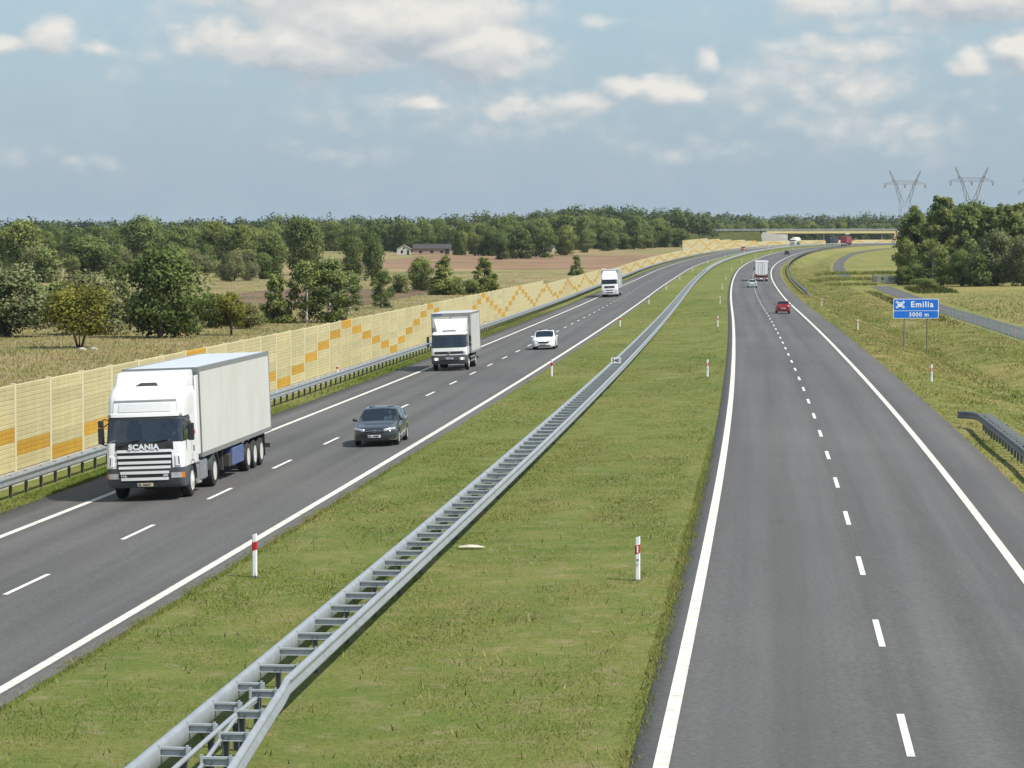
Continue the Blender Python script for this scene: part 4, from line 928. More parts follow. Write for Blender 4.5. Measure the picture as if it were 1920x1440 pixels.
# ---- white box lorry with wind deflector
def box_lorry():
    root = empty('box_lorry'); tag(root, 'white box lorry with wind deflector and lit headlamps, second truck on the left carriageway', 'truck')
    cab = Shell([(.98, 1.13, 1.20, -.55, .14, .04), (1.25, 1.13, 1.19, -.55, .16, .05), (1.50, 1.125, 1.15, -.55, .17, .06), (2.28, 1.08, .96, -.55, .17, .05), (2.38, 1.06, .90, -.55, .18, .05), (2.46, .98, .72, -.52, .2, .04)])
    cab.body('cab', 'white', root, .98, 1.50); cab.body('cab_roof', 'white', root, 2.26, 2.46)
    Shell([(1.50, 1.12, -.2, -.55, .02, 0), (2.27, 1.075, -.2, -.55, .02, 0)]).body('cab_rear', 'white', root)
    cab.patch('windscreen', 'glass', root, 1.50, 2.26, 1.5, 3.5, 0, .01, nz=4, nt=14)
    for t0, t1 in ((.3, 1.4), (3.6, 4.7)): cab.patch('side_window', 'glass', root, 1.52, 2.24, t0, t1, -.002, .01, nz=4, nt=6)
    for t0, t1 in ((1.36, 1.54), (3.46, 3.64)): cab.patch('pillar', 'dark', root, 1.49, 2.27, t0, t1, .006, .05, nz=4, nt=3)
    for t0, t1 in ((0, .32), (4.68, 5)): cab.patch('door_frame', 'white', root, 1.49, 2.27, t0, t1, 0, .04, nz=3, nt=3)
    cab.patch('windscreen_band', 'dark', root, 2.17, 2.27, 1.52, 3.48, .004, .01, nz=2, nt=12); cab.patch('cowl', 'dark', root, 1.455, 1.515, 1.5, 3.5, .006, .02, nz=2, nt=12)
    cab.patch('grille', 'dark', root, 1.06, 1.22, 2.03, 2.97, .012, .03, nz=3, nt=12)
    m = MB(); m.tube([(.085*math.cos(a), 1.285, 1.14+.085*math.sin(a)) for a in [2*math.pi*k/14 for k in range(15)]], .01, 5)
    for a in (90, 210, 330): m.tube([(0, 1.285, 1.14), (.083*math.cos(R(a)), 1.285, 1.14+.083*math.sin(R(a)))], .011, 5)
    m.build('star_emblem', 'chrome', root, smooth=60)
    b2 = Shell([(.42, 1.10, 1.16, .60, .18, .05), (.55, 1.14, 1.22, .58, .18, .06), (.96, 1.145, 1.23, .58, .18, .05)]); b2.body('bumper', 'bumper', root)
    for ta, tb in ((1.62, 2.12), (2.88, 3.38)): cab.patch('side_lamp', 'lens', root, 1.02, 1.20, ta, tb, .012, .03, nz=3, nt=5)
    for x in (.82, -.82):
        m = MB(); m.box(x-.17, x+.17, 1.20, 1.262, .66, .84); m.build('headlight', 'lens', root, bev=.02)
        m = MB(); m.lathe([(0, .075), (.02, .07), (.03, .001)], 'Y', (x, 1.262, .75), 12); m.build('lit_bulb', 'lamp_on', root)
    b2.patch('air_intake', 'black', root, .52, .68, 2.2, 2.8, .008, .02, nz=2, nt=8); plate(root, 'EL 4HC27', (0, 1.31, .78), rot=math.pi)
    # wind deflector: sloping wedge with cut-back cheeks
    m = MB(); m.add([(-.78, .55, 2.47), (.78, .55, 2.47), (1.06, -.42, 3.22), (-1.06, -.42, 3.22), (-1.05, -.58, 2.47), (1.05, -.58, 2.47), (1.08, -.58, 3.24), (-1.08, -.58, 3.24)],
                    [(0, 1, 2, 3), (1, 5, 6, 2), (0, 3, 7, 4), (3, 2, 6, 7), (0, 4, 5, 1), (4, 7, 6, 5)]); m.build('wind_deflector', 'white', root, bev=.05)
    m = MB(); m.box(-.42, .42, .52, .64, 2.47, 2.54); m.build('roof_vent', 'dark', root, bev=.02)
    mirror(root, 1.33, .95, 1.98, .17, .40, (1.06, .92, 2.2)); mirror(root, 1.33, .95, 1.62, .17, .2, (1.08, .96, 1.7)); mirror(root, -1.33, .95, 1.98, .17, .40, (-1.06, .92, 2.2)); mirror(root, -1.33, .95, 1.62, .17, .2, (-1.08, .96, 1.7))
    y0, y1 = -.78, -7.0
    m = MB(); m.box(-1.24, 1.24, y1, y0, 1.05, 3.58); m.build('cargo_box', P('tarp_grey', (.54, .54, .52), .5, var=.06, scale=1.5, dirt=((.42, .41, .37), 1.2, .6)), root, bev=.03)
    m = MB(); m.box(-1.22, 1.22, y1+.02, y0-.02, 3.582, 3.62); m.build('box_roof', 'white', root, bev=.02)
    for sx in (-1, 1):
        xa, xb = sorted((sx*1.17, sx*1.262))
        m = MB(); m.box(xa, xb, y1-.01, y0+.02, 3.49, 3.60); m.build('roof_rail', 'trim', root); m = MB(); m.box(xa, xb, y1-.01, y0+.02, 1.0, 1.12); m.build('floor_rail', 'trim', root)
        for y in (y0+.0, y1+.0): m = MB(); m.box(min(sx*1.18, sx*1.264), max(sx*1.18, sx*1.264), y-.04, y+.04, 1.0, 3.6); m.build('corner_post', 'trim', root)
        for k in range(1, 6): yy = y0+(y1-y0)*k/6; m = MB(); m.box(min(sx*1.24, sx*1.247), max(sx*1.24, sx*1.247), yy-.02, yy+.02, 1.14, 3.47); m.build('curtain_strap', 'trim', root)
        m = MB(); m.box(min(sx*1.16, sx*1.20), max(sx*1.16, sx*1.20), -3.6, -.8, .48, .58); m.box(min(sx*1.16, sx*1.20), max(sx*1.16, sx*1.20), -3.6, -.8, .72, .82); m.build('side_guard', 'trim', root)
        wheel(root, sx*1.0, 0, .44, .26, 'rim_w', sx, 'front'); wheel(root, sx*.92, -4.3, .44, .5, 'rim_w', sx, 'truck'); fender(root, min(sx*.85, sx*1.14), max(sx*.85, sx*1.14), 0, .52, .48)
        m = MB(); m.box(min(sx*.7, sx*1.15), max(sx*.7, sx*1.15), -4.86, -4.84, .3, .9); m.build('mudflap', 'black', root)
    m = MB(); m.box(-1.15, 1.15, y0+.005, y0+.03, 3.44, 3.58); m.build('front_rail', 'trim', root)
    m = MB(); m.box(.55, 1.15, y0+.03, y0+.045, 3.46, 3.56); m.build('blue_tarp_edge', 'blue', root); m = MB(); m.tube([(0, y0+.02, 2.5), (0, y0+.02, 3.44)], .02, 6); m.build('tarp_seam', 'trim', root)
    m = MB(); m.box(-.4, -.32, -6.9, 1.0, .6, .85); m.box(.32, .4, -6.9, 1.0, .6, .85); m.box(-.9, .9, -.5, 1.0, .5, .6); m.box(-1.1, 1.1, -6.9, -6.8, .45, .6); m.build('chassis', 'chassis', root)
    m = MB(); m.box(-1.02, 1.02, .55, .95, 1.25, 1.5); m.build('dashboard', 'dark', root, bev=.05); m = MB(); m.box(-1.03, 1.03, -.3, -.22, 1.2, 2.3); m.build('cab_liner', P('liner', (.1, .1, .1), .9), root)
    seat(root, -.5, .1, 1.42); seat(root, .5, .1, 1.42); steering(root, -.5, .52, 1.66)
    put(root, 180.6, -11.8, True)
    d = person('person', (0, 0, 0), 0, P('blue_shirt', (.12, .16, .3), .8), 'driver in a blue shirt at the wheel of the white box lorry', 1)
    d.matrix_world = root_matrix(root) @ Matrix.Translation((-.5, .12, 1.45))
    return root
box_lorry()

# ---- white articulated truck with rounded cab
def man_truck(s, n, rev, label):
    root = empty('articulated_truck'); tag(root, label, 'truck')
    cab = Shell([(.40, 1.16, 1.36, -.9, .25, .06), (.55, 1.22, 1.42, -.9, .25, .07), (1.0, 1.24, 1.42, -.9, .24, .07), (1.86, 1.23, 1.36, -.9, .24, .07), (2.68, 1.19, 1.10, -.9, .24, .06), (3.2, 1.16, .92, -.9, .28, .05), (3.5, 1.08, .6, -.9, .3, .05), (3.65, .98, .2, -.88, .3, .04)])
    cab.body('cab', 'white', root)
    cab.patch('windscreen', 'glass_d', root, 1.92, 2.60, 1.55, 3.45, .006, .01, nz=4, nt=12)
    for t0, t1 in ((.5, 1.35), (3.65, 4.5)): cab.patch('side_window', 'glass_d', root, 1.92, 2.58, t0, t1, .006, .01, nz=3, nt=6)
    cab.patch('upper_grille', 'dark', root, 1.34, 1.66, 2.12, 2.88, .012, .03, nz=3, nt=10); text_part('MAN', .20, 'chrome', root, (0, 1.52, 1.50), .006, 1.2, 'badge', (math.pi/2, 0, math.pi))
    cab.patch('middle_grille', 'dark', root, .96, 1.08, 2.22, 2.78, .012, .03, nz=2, nt=8); cab.patch('lower_grille', 'dark', root, .62, .74, 2.25, 2.75, .012, .03, nz=2, nt=8)
    for ta, tb in ((1.5, 2.1), (2.9, 3.5)): cab.patch('headlight', 'lens', root, .84, 1.06, ta, tb, .012, .03, nz=3, nt=5); cab.patch('bumper_seam', 'trim', root, .72, .75, ta, tb+.05, .006, .01, nz=2, nt=5)
    for sx in (-1, 1): mirror(root, sx*1.42, 1.0, 2.2, .18, .62, (sx*1.18, 1.0, 2.5), 'white')
    Shell([(3.6, 1.0, .1, -.95, .2, .03), (3.85, .98, -.3, -.95, .2, .03)]).body('roof_deflector', 'white', root)
    m = MB(); m.box(-1.25, 1.25, -14.8, -1.5, 1.15, 3.95); m.build('trailer_box', P('grey_tarp', (.36, .38, .40), .5, var=.08, scale=1), root, bev=.02)
    m = MB(); m.box(-1.24, 1.24, -14.78, -1.52, 3.952, 4.0); m.build('trailer_roof', 'white', root); m = MB(); m.box(-1.262, 1.262, -1.52, -1.46, 3.8, 3.96); m.build('front_rail', 'trim', root)
    for sx in (-1, 1):
        wheel(root, sx*1.05, 0, .5, .3, 'rim_w', sx, 'front'); wheel(root, sx*.94, -3.7, .5, .58, 'rim_w', sx, 'truck')
        for y in (-9.9, -11.2, -12.5): wheel(root, sx*1.03, y, .5, .38, 'rim_w', sx, 'truck')
        m = MB(); m.box(min(sx*.9, sx*1.2), max(sx*.9, sx*1.2), -9.2, -4.6, .45, 1.0); m.build('side_guard', 'trim', root)
    m = MB(); m.box(-.5, .5, -14.5, 1.0, .6, 1.14); m.build('chassis', 'chassis', root)
    put(root, s, n, rev); return root
man_truck(424.2, -11.85, True, 'white articulated truck with rounded cab, third truck down the left carriageway')

# ---- white semitrailer seen from behind on the right carriageway
def trailer_rear(s, n):
    root = empty('articulated_truck'); tag(root, 'articulated truck seen from behind, white ridged trailer doors, on the right carriageway', 'truck')
    m = MB(); m.box(-1.25, 1.25, 0, 13.4, 1.15, 3.9); m.build('trailer_box', 'white_d', root, bev=.02)
    for x in (-.62, .62): m = MB(); m.box(x-.55, x+.55, -.035, -.003, 1.22, 3.62); m.build('door', 'white', root, bev=.02)
    for x in (-.60, -.22, .22, .60): m = MB(); m.tube([(x, -.06, 1.2), (x, -.06, 3.64)], .016, 6); m.build('lock_rod', 'trim', root, smooth=60)
    for x in (-.78, -.42, .42, .78): m = MB(); m.box(x-.1, x+.1, -.052, -.036, 1.3, 3.55); m.build('door_rib', 'white', root, bev=.01)
    m = MB(); m.box(-1.26, 1.26, -.06, .02, 3.65, 3.93); m.build('header', 'white', root, bev=.02)
    for x in (-1.21, 1.21): m = MB(); m.box(x-.05, x+.05, -.05, .02, 1.15, 3.65); m.build('corner_post', 'trim', root)
    m = MB(); m.box(-1.25, 1.25, -.05, .1, .92, 1.16); m.build('rear_sill', 'chassis', root)
    for x in (-1.0, 1.0): m = MB(); m.box(x-.22, x+.22, -.075, -.052, .96, 1.12); m.build('tail_lamp', 'redlens', root); m = MB(); m.box(x-.15, x+.15, -.06, -.05, 1.2, 1.42); m.build('red_reflector', 'redlens', root)
    m = MB(); m.box(-1.2, 1.2, -.05, .08, .48, .68); m.build('underrun_bar', 'white', root, bev=.02); m = MB(); m.box(-.9, -.3, -.065, -.051, .5, .66); m.box(.3, .9, -.065, -.051, .5, .66); m.build('striped_marker', 'red', root)
    m = MB(); m.box(-.5, .5, .1, 13, .6, 1.14); m.build('chassis', 'chassis', root)
    for sx in (-1, 1):
        for y in (2.2, 3.5, 4.8, 12.4): wheel(root, sx*1.03, y, .5, .38, 'rim_w', sx, 'truck')
        wheel(root, sx*1.05, 15.6, .5, .3, 'rim_w', sx, 'front')
    Shell([(.5, 1.24, 16.9, 14.4, .2, .05), (1.9, 1.23, 16.85, 14.4, .2, .05), (2.9, 1.18, 16.4, 14.4, .2, .05), (3.7, 1.1, 15.9, 14.4, .2, .03)]).body('cab', P('cab_dark', (.07, .08, .1), .4), root)
    for sx in (-1, 1): mirror(root, sx*1.40, 16.4, 2.2, .2, .6, (sx*1.2, 16.3, 2.5))
    put(root, s, n, False)
trailer_rear(551, 11.5)

# ---- distant trucks
def far_truck(s, n, rev, kind, colour, label, cabcol=None):
    root = empty('tank_truck' if kind == 'tank' else 'lorry'); tag(root, label, 'truck')
    c = P(colour[0], colour[1], .4, var=.08); cc = P(cabcol[0], cabcol[1], .4, var=.05) if cabcol else c
    cab = Shell([(.45, 1.2, 1.35, -.9, .2, .05), (1.0, 1.23, 1.4, -.9, .2, .05), (1.9, 1.22, 1.32, -.9, .2, .05), (2.7, 1.18, 1.05, -.9, .22, .05), (3.0 if kind == 'tank' else 3.5, 1.05, .6, -.9, .25, .04)]); cab.body('cab', cc, root)
    cab.patch('windscreen', 'glass_d', root, 1.85, 2.6, 1.6, 3.4, .006, .01, nz=3, nt=8); cab.patch('grille', 'dark', root, .9, 1.5, 2.15, 2.85, .01, .02, nz=2, nt=6)
    for ta, tb in ((1.6, 2.05), (2.95, 3.4)): cab.patch('headlight', 'lens', root, .75, .95, ta, tb, .012, .02, nz=2, nt=3)
    if kind == 'tank':
        m = MB(); m.loft([[(1.2*q*math.cos(a), y, 2.35+1.25*q*math.sin(a)) for a in [2*math.pi*k/20 for k in range(20)]] for y, q in ((-1.5, .55), (-1.6, .9), (-1.9, 1), (-11.6, 1), (-11.9, .9), (-12, .55))]); m.build('tank', c, root, smooth=50); L = 12
    else:
        m = MB(); m.box(-1.25, 1.25, -13, -1.3, 1.15, 3.9); m.build('cargo_box', c, root, bev=.03); L = 13
        m = MB(); m.box(-1.2, 1.2, -13.05, -13.001, 1.2, 3.85); m.build('rear_doors', c, root); m = MB(); m.box(-1.2, 1.2, -13.08, -12.98, .75, 1.1); m.build('rear_sill', 'plate', root)
    m = MB(); m.box(-.5, .5, -L+.2, 1, .6, 1.1); m.build('chassis', 'chassis', root)
    for sx in (-1, 1):
        wheel(root, sx*1.05, 0, .5, .3, 'rim_w', sx, 'front')
        for y in (-3.6, -L+3.6, -L+2.3): wheel(root, sx*1.0, y, .5, .4, 'rim_w', sx, 'truck')
        mirror(root, sx*1.4, 1.0, 2.2, .18, .5, (sx*1.15, 1.0, 2.5))
    put(root, s, n, rev); return root
far_truck(1176, -9.5, True, 'tank', ('tank_white', (.7, .68, .62)), 'white tank truck in front of the far overpass, on the left carriageway', ('cab_cream', (.6, .57, .52)))
far_truck(1262, -11.8, True, 'box', ('truck_black', (.015, .016, .02)), 'black truck right of the white tank truck near the overpass')
far_truck(1186, 11.6, False, 'box', ('truck_red', (.24, .035, .045)), 'dark red box truck driving away under the far overpass')

# ---- cars
def car(name, label, s, n, rev, colour, style='sedan', detail=True, plate_txt=None, driver=None, L=4.6, W=1.76, H=1.46, lamp='lens'):
    root = empty(name); tag(root, label, 'car')
    paint = P('paint_'+colour[0], colour[1], .22 if colour[0] != 'old_green' else .4, .25 if colour[0] in ('charcoal', 'navy') else 0, var=.05, coat=.6)
    wb = L*.575; yf = .20*L; yr = yf-L; k = H/1.46
    if style == 'sedan':   top = [(yf, .60), (yf-.06, .68), (yf-.25, .76), (-.05, .87), (-.42, .94), (-1.18, 1.385), (-1.45, 1.435), (-1.9, 1.46), (-2.3, 1.43), (-2.62, 1.36), (-3.12, 1.10), (-3.2, 1.075), (yr+.15, 1.03), (yr+.03, .92), (yr, .80)]
    elif style == 'hatch': top = [(yf, .60), (yf-.06, .69), (yf-.25, .78), (-.05, .90), (-.34, .96), (-1.05, 1.40), (-1.3, 1.445), (-1.8, 1.46), (-2.5, 1.43), (yr+.52, 1.38), (yr+.18, 1.06), (yr+.06, .95), (yr, .80)]
    else:                  top = [(yf, .62), (yf-.05, .74), (yf-.25, .82), (-.1, .90), (-.45, .94), (-.98, 1.36), (-1.2, 1.41), (-1.8, 1.43), (-2.5, 1.41), (yr+.62, 1.36), (yr+.28, 1.0), (yr+.1, .93), (yr, .82)]
    ty, tz = [p[0] for p in reversed(top)], [p[1]*k for p in reversed(top)]
    zt = lambda y: float(np.interp(y, ty, tz))
    rw = .315
    hwf = lambda y: W/2*float(np.interp(y, [yr, yr+.06, yr+.3, yr+1, -1, .2, yf-.3, yf-.1, yf], [.80, .88, .95, .985, 1, .985, .93, .84, .70]))
    belt = lambda y: (.93+.05*float(np.interp(y, [yr, 0], [1, 0])))*k
    def z0(y):
        b = .22+.10*float(np.interp(y, [yr, yr+.5, yf-.4, yf], [1, 0, 0, .3]))
        for yw in (0, -wb):
            q = abs(y-yw)
            if q < rw+.055: b = max(b, rw+math.sqrt(max(0, (rw+.055)**2-q*q)))
        return b
    ys = set(np.linspace(yr, yf, 15).tolist()+[p[0] for p in top])
    for yw in (0, -wb): ys |= set((yw+(rw+.055)*math.cos(R(a))) for a in range(0, 181, 15))
    ys = sorted(ys); ys = [y for i, y in enumerate(ys) if i == 0 or y-ys[i-1] > .008 or i == len(ys)-1]
    cow = -.42 if style == 'sedan' else -.34 if style == 'hatch' else -.45
    rft = -1.18 if style == 'sedan' else -1.05 if style == 'hatch' else -.98
    rrt = -2.62 if style == 'sedan' else yr+.52 if style == 'hatch' else yr+.62
    rrb = -3.12 if style == 'sedan' else yr+.18 if style == 'hatch' else yr+.28
    def sect(y):
        w, t, b, zb = hwf(y), zt(y), z0(y), belt(y); c = max(0., min(1., (t-zb)/.10)); zb = min(zb, t-.01); b = min(b, zb-.12)
        g = max(0., min(1., (t-zb)/.48)); wr = w-.06-.17*g
        hood = [(w-.015, b), (w, b+.06), (w, (b+zb)/2), (w-.012, min(zb, t)-.11), (w-.05, min(zb, t)-.05), (w-.12, t-.028), (w*.72, t-.012), (w*.66, t-.01), (w*.33, t), (0, t+.004)]
        cabn = [(w-.015, b), (w, b+.06), (w, (b+zb)/2), (w-.012, zb-.07), (w-.05, zb), (w-.07, zb+.012), (wr+.03, t-.075), (wr-.045, t-.028), (wr*.5, t-.004), (0, t+.004)]
        return [(h[0]*(1-c)+q[0]*c, h[1]*(1-c)+q[1]*c) for h, q in zip(hood, cabn)]
    sec = [sect(y) for y in ys]; n9 = len(sec[0]); ring = []
    verts = []
    for y, q in zip(ys, sec): verts += [(-x, y, z) for x, z in q]+[(x, y, z) for x, z in reversed(q[:-1])]
    nr = 2*n9-1; body, wind, back, sideL, sideR = [], [], [], [], []
    mid_pillar = (rft+rrt)/2-.05
    for i in range(len(ys)-1):
        ym = (ys[i]+ys[i+1])/2
        for j in range(nr-1):
            f = (i*nr+j, i*nr+j+1, (i+1)*nr+j+1, (i+1)*nr+j); jj = j if j < n9-1 else nr-2-j
            if jj >= 7 and rft < ym < cow: wind.append(f)
            elif jj >= 7 and rrb < ym < rrt: back.append(f)
            elif jj == 5 and rrb+.22 < ym < cow-.25 and abs(ym-mid_pillar) > .05: (sideL if j < n9 else sideR).append(f)
            else: body.append(f)
    for e in (0, len(ys)-1):
        for j in range(n9-1): body.append((e*nr+j, e*nr+j+1, e*nr+nr-2-j, e*nr+nr-1-j) if j < n9-2 else (e*nr+j, e*nr+j+1, e*nr+nr-1-j))
    def sub(nm, fs, mat, off=0.):
        used = sorted({v for f in fs for v in f}); mp = {v: i for i, v in enumerate(used)}
        m = MB(); m.add([verts[v] for v in used], [tuple(mp[v] for v in f) for f in fs]); return m.build(nm, mat, root, smooth=38)
    sub('body', body, paint)
    gm = 'glass' if detail else 'glass_d'
    sub('windscreen', wind, gm); sub('rear_window', back, gm); sub('side_window', sideL, gm); sub('side_window', sideR, gm)
    m = MB(); m.box(-W/2+.2, W/2-.2, yr+.15, yf-.2, .24, .62); m.build('underbody_blocker', 'black', root)  # black box added inside the open-bottomed shell to block light
    m = MB(); m.box(-W/2+.1, W/2-.1, rrb+.3, cow+.15, .60, .84); m.build('cabin_floor', 'dark', root)
    for sx in (-1, 1):
        for yw in (0, -wb): wheel(root, sx*(W/2-.115), yw, rw, .205, 'rim', sx, 'car')
        m = MB(); x = sx*(W/2+.06); m.loft([[(x+.10*q*math.cos(a), cow-.12+o_, .99*k+.065*q*math.sin(a)) for a in [2*math.pi*i/10 for i in range(10)]] for o_, q in ((-.05, .8), (0, 1), (.06, .75), (.08, .3))]); m.tube([(sx*(W/2-.08), cow-.1, .93*k), (x, cow-.08, .96*k)], .02, 5)
        m.build('mirror', paint if colour[0] != 'charcoal' else ('dark' if sx > 0 else paint), root, smooth=60)
        # lamps follow the corner
        m = MB(); m.grid(lambda u, v: (sx*(hwf(yf-.03-.30*u*u)-.02-.26*(1-u)), yf+.012-.03-.30*u*u+(.0 if u else 0), (.555+.14*v+.05*u)*k), [i/5 for i in range(6)], [0, .5, 1]); hl = m.build('headlight', lamp, root, smooth=60)
        so = hl.modifiers.new('thick', 'SOLIDIFY'); so.thickness = .05; so.offset = 0
        m = MB(); m.grid(lambda u, v: (sx*(hwf(yr+.02+.2*u*u)-.04-.22*(1-u)), yr-.008+.12*u*u, (.70+.16*v)*k), [i/4 for i in range(5)], [0, .5, 1]); tl = m.build('tail_light', 'redlens', root, smooth=60)
        so = tl.modifiers.new('thick', 'SOLIDIFY'); so.thickness = .05; so.offset = 0
        if detail:
            m = MB(); m.box(sx*.52-.13, sx*.52+.13, yf-.10, yf-.015, .30*k, .36*k); m.build('fog_lamp', 'lens', root, bev=.02)
    m = MB(); m.prism([(-.42, .605*k), (.42, .605*k), (.34, .50*k), (.0, .475*k), (-.34, .50*k)], yf-.05, yf+.014, 'Y'); m.build('grille', 'dark', root)
    m = MB(); m.prism([(-.52, .335*k), (.52, .335*k), (.44, .245*k), (-.44, .245*k)], yf-.05, yf+.012, 'Y'); m.build('air_intake', 'black', root)
    if detail:
        m = MB(); m.tube([(-.40, yf+.014, .61*k), (0, yf+.016, .622*k), (.40, yf+.014, .61*k)], .014, 6); m.build('grille_trim', 'chrome', root, smooth=60)
        m = MB(); m.tube([(.07*math.cos(a), yf+.022, .60*k+.045*math.sin(a)) for a in [2*math.pi*i/14 for i in range(15)]], .009, 5); m.build('emblem', 'chrome', root, smooth=60)
        seat(root, -.36, -1.25, .62); seat(root, .36, -1.25, .62); steering(root, -.36, -.68, .86, .17, 65)
        m = MB(); m.box(-.7, .7, cow-.35, cow-.0, .75, .90*k); m.build('dashboard', 'dark', root, bev=.04); m = MB(); m.box(-.62, .62, rrt+.1, rrt+.3, .6, 1.12*k); m.build('rear_seat', 'dark', root, bev=.05)
    if plate_txt:
        if rev: plate(root, plate_txt, (0, yf+.025, .405*k), rot=math.pi)
        plate(root, plate_txt, (0, yr-.02, (.60 if style != 'wagon' else .55)*k))
    put(root, s, n, rev)
    if driver:
        d = person('person', (0, 0, 0), 0, driver[0], driver[1], .92); d.matrix_world = root_matrix(root) @ Matrix.Translation((-.36, -1.22, .60)) @ Matrix.Scale(.92, 4)
    return root
car('sedan_car', 'dark grey sedan driving towards the camera on the left carriageway', 111.3, -7.55, True, ('charcoal', (.035, .04, .044)), 'sedan', True, 'EL 5408F', (P('white_shirt', (.62, .64, .66), .8), 'driver in a white shirt at the wheel of the dark grey sedan'), 4.63, 1.76, 1.44)
car('hatchback_car', 'white car behind the dark sedan in the inner lane of the left carriageway', 212.6, -8.05, True, ('white', (.80, .80, .80)), 'hatch', True, 'PO 6721', None, 4.2, 1.73, 1.39)
car('hatchback_car', 'red hatchback seen from behind on the right carriageway', 322.5+3.4, 11.7, False, ('red', (.22, .011, .02)), 'hatch', True, 'EL 7702', None, 3.9, 1.66, 1.46)
car('old_car', 'old pale green car behind the white trailer on the right carriageway', 486.5+3.4, 9.55, False, ('old_green', (.36, .46, .42)), 'wagon', True, None, None, 4.1, 1.64, 1.42)
car('small_car', 'dark blue car ahead of the white trailer on the right carriageway', 934, 11.6, False, ('navy', (.02, .025, .045)), 'hatch', False)
car('small_car', 'orange car just beyond the rounded truck cab, far down the left carriageway', 1048, -11.8, True, ('orange', (.45, .13, .05)), 'hatch', False)
for k, (s, n, c, lab) in enumerate(((1404, -9.0, ('silver', (.4, .42, .43)), 'silver car, leftmost of the tiny cars right of the red truck'), (1409, -6.2, ('orange', (.45, .13, .05)), 'orange car, second of the tiny cars right of the red truck'),
                                 (1414, -4.0, ('white', (.8, .8, .8)), 'white car, third of the tiny cars right of the red truck'), (1425, -2.0, ('silver2', (.5, .52, .55)), 'pale silver car, rightmost of the tiny cars right of the red truck'))):
    car('small_car', lab, s, n-5, True, c, 'hatch', False)
# ------------------------------------------------------------------ far overpass on its embankments
def overpass():
    Y = 1470.; X0, X1 = 137., 201.; zb, zt_ = 8.75, 10.25
    g0 = 4.0
    root = empty('overpass_bridge', (X0, Y, g0)); tag(root, 'road overpass with yellow-edged deck and grey railing crossing the motorway far ahead', 'bridge')
    o = Vector((X0, Y, g0))
    def bx(nm, mat, x0, x1, y0, y1, z0, z1, **k):
        m = MB(); m.box(x0-o.x, x1-o.x, y0-o.y, y1-o.y, z0-o.z, z1-o.z); return m.build(nm, mat, root, **k)
    yel = P('bridge_yellow', (.62, .52, .24), .6, var=.08); dk = P('girder', (.13, .125, .11), .7, var=.1)
    bx('deck', 'concrete', X0-3, X1+50, Y, Y+10, 9.2, 10.2); bx('fascia', yel, X0-6, X1+50, Y-.4, Y-.02, 9.15, 10.35)
    for k in range(4): bx('girder', dk, X0-2, X1+50, Y+.8+2.4*k, Y+1.5+2.4*k, zb, 9.2)
    for yy in (Y-.3, Y+9.9):
        p = MB()
        rl = None
        for z in (10.75, 11.15, 11.5): bx('rail', P('rail_grey', (.5, .51, .51), .6), X0-40, X1+50, yy-.04, yy+.04, z-.05, z+.05)
        bx('guard_beam', 'steel_l', X0-40, X1+50, yy+.5, yy+.58, 10.7, 11.05)
    pm = MB(); pm.box(-.05, .05, -.05, .05, 0, 1.3); pme = pm.mesh('rail_post'); pme.materials.append(MATS['steel_d'])
    for k in range(62):
        q = link('rail_post', pme, root); q.location = Vector((X0-40+2.4*k, Y-.3, 10.2))-o
    conc = P('pale_concrete', (.50, .485, .44), .85, var=.12)
    # left abutment: wing wall sloping down with the bank
    m = MB(); m.prism([(X0-11-o.x, 4-o.z), (X0+5-o.x, 4-o.z), (X0+5-o.x, 6.2-o.z), (X0-1-o.x, 8.9-o.z), (X0-8-o.x, 9.9-o.z)], -2.5, -1.2, 'Y'); m.build('wing_wall', conc, root)
    bx('abutment', conc, X0-8, X0+5, Y-1.1, Y+11, 4, 8.72); bx('abutment', conc, X1-4, X1+9, Y-1.1, Y+11, 4, 8.72); bx('wing_wall', P('ochre_wall', (.55, .46, .26), .8), X1-4.5, X1+4, Y-2.2, Y-1.15, 4, 9.3)
    for x in (X1-10, X0+24): m = MB(); m.tube([(x-o.x, 3, 0), (x-o.x, 3, zb-o.z)], .4, 10); m.build('pier', conc, root, smooth=60)
    # banks
    for nm, xa, xb, drop in (('embankment', X0-9, X0-160, 1), ('embankment', X1+8, X1+120, 0)):
        m = MB(); us = [i/16 for i in range(17)]
        prof = [(-14, -6.6), (-.6, 0), (10.6, 0), (24, -6.6)]
        rings = []
        for u in us:
            x = xa+(xb-xa)*u; zt2 = 10.2-(4.4*u if drop else 1.0*u)
            rings.append([(x, Y+py, zt2+pz) for py, pz in prof])
        m.loft(rings, closed=False, cap=False); e = m.build(nm, 'bank', None, smooth=60); e['kind'] = 'structure'
    # ramp guardrail
    m = MB(); m.tube([(X0-40-o.x, -.1, 10.0-o.z), (X0-160-o.x, -.1, 6.8-o.z)], .25, 6); m.build('ramp_rail', 'steel', root)
overpass()
root = empty('gantry_sign', (172, 1462, 4.0)); tag(root, 'small white sign panel above the red truck below the overpass', 'sign')
m = MB(); m.box(-1.1, 1.1, -.05, .05, 4.75, 5.15); m.build('panel', 'signwhite', root); m = MB(); m.tube([(0, .1, 0), (0, .1, 5)], .08, 6); m.build('post', 'steel', root)

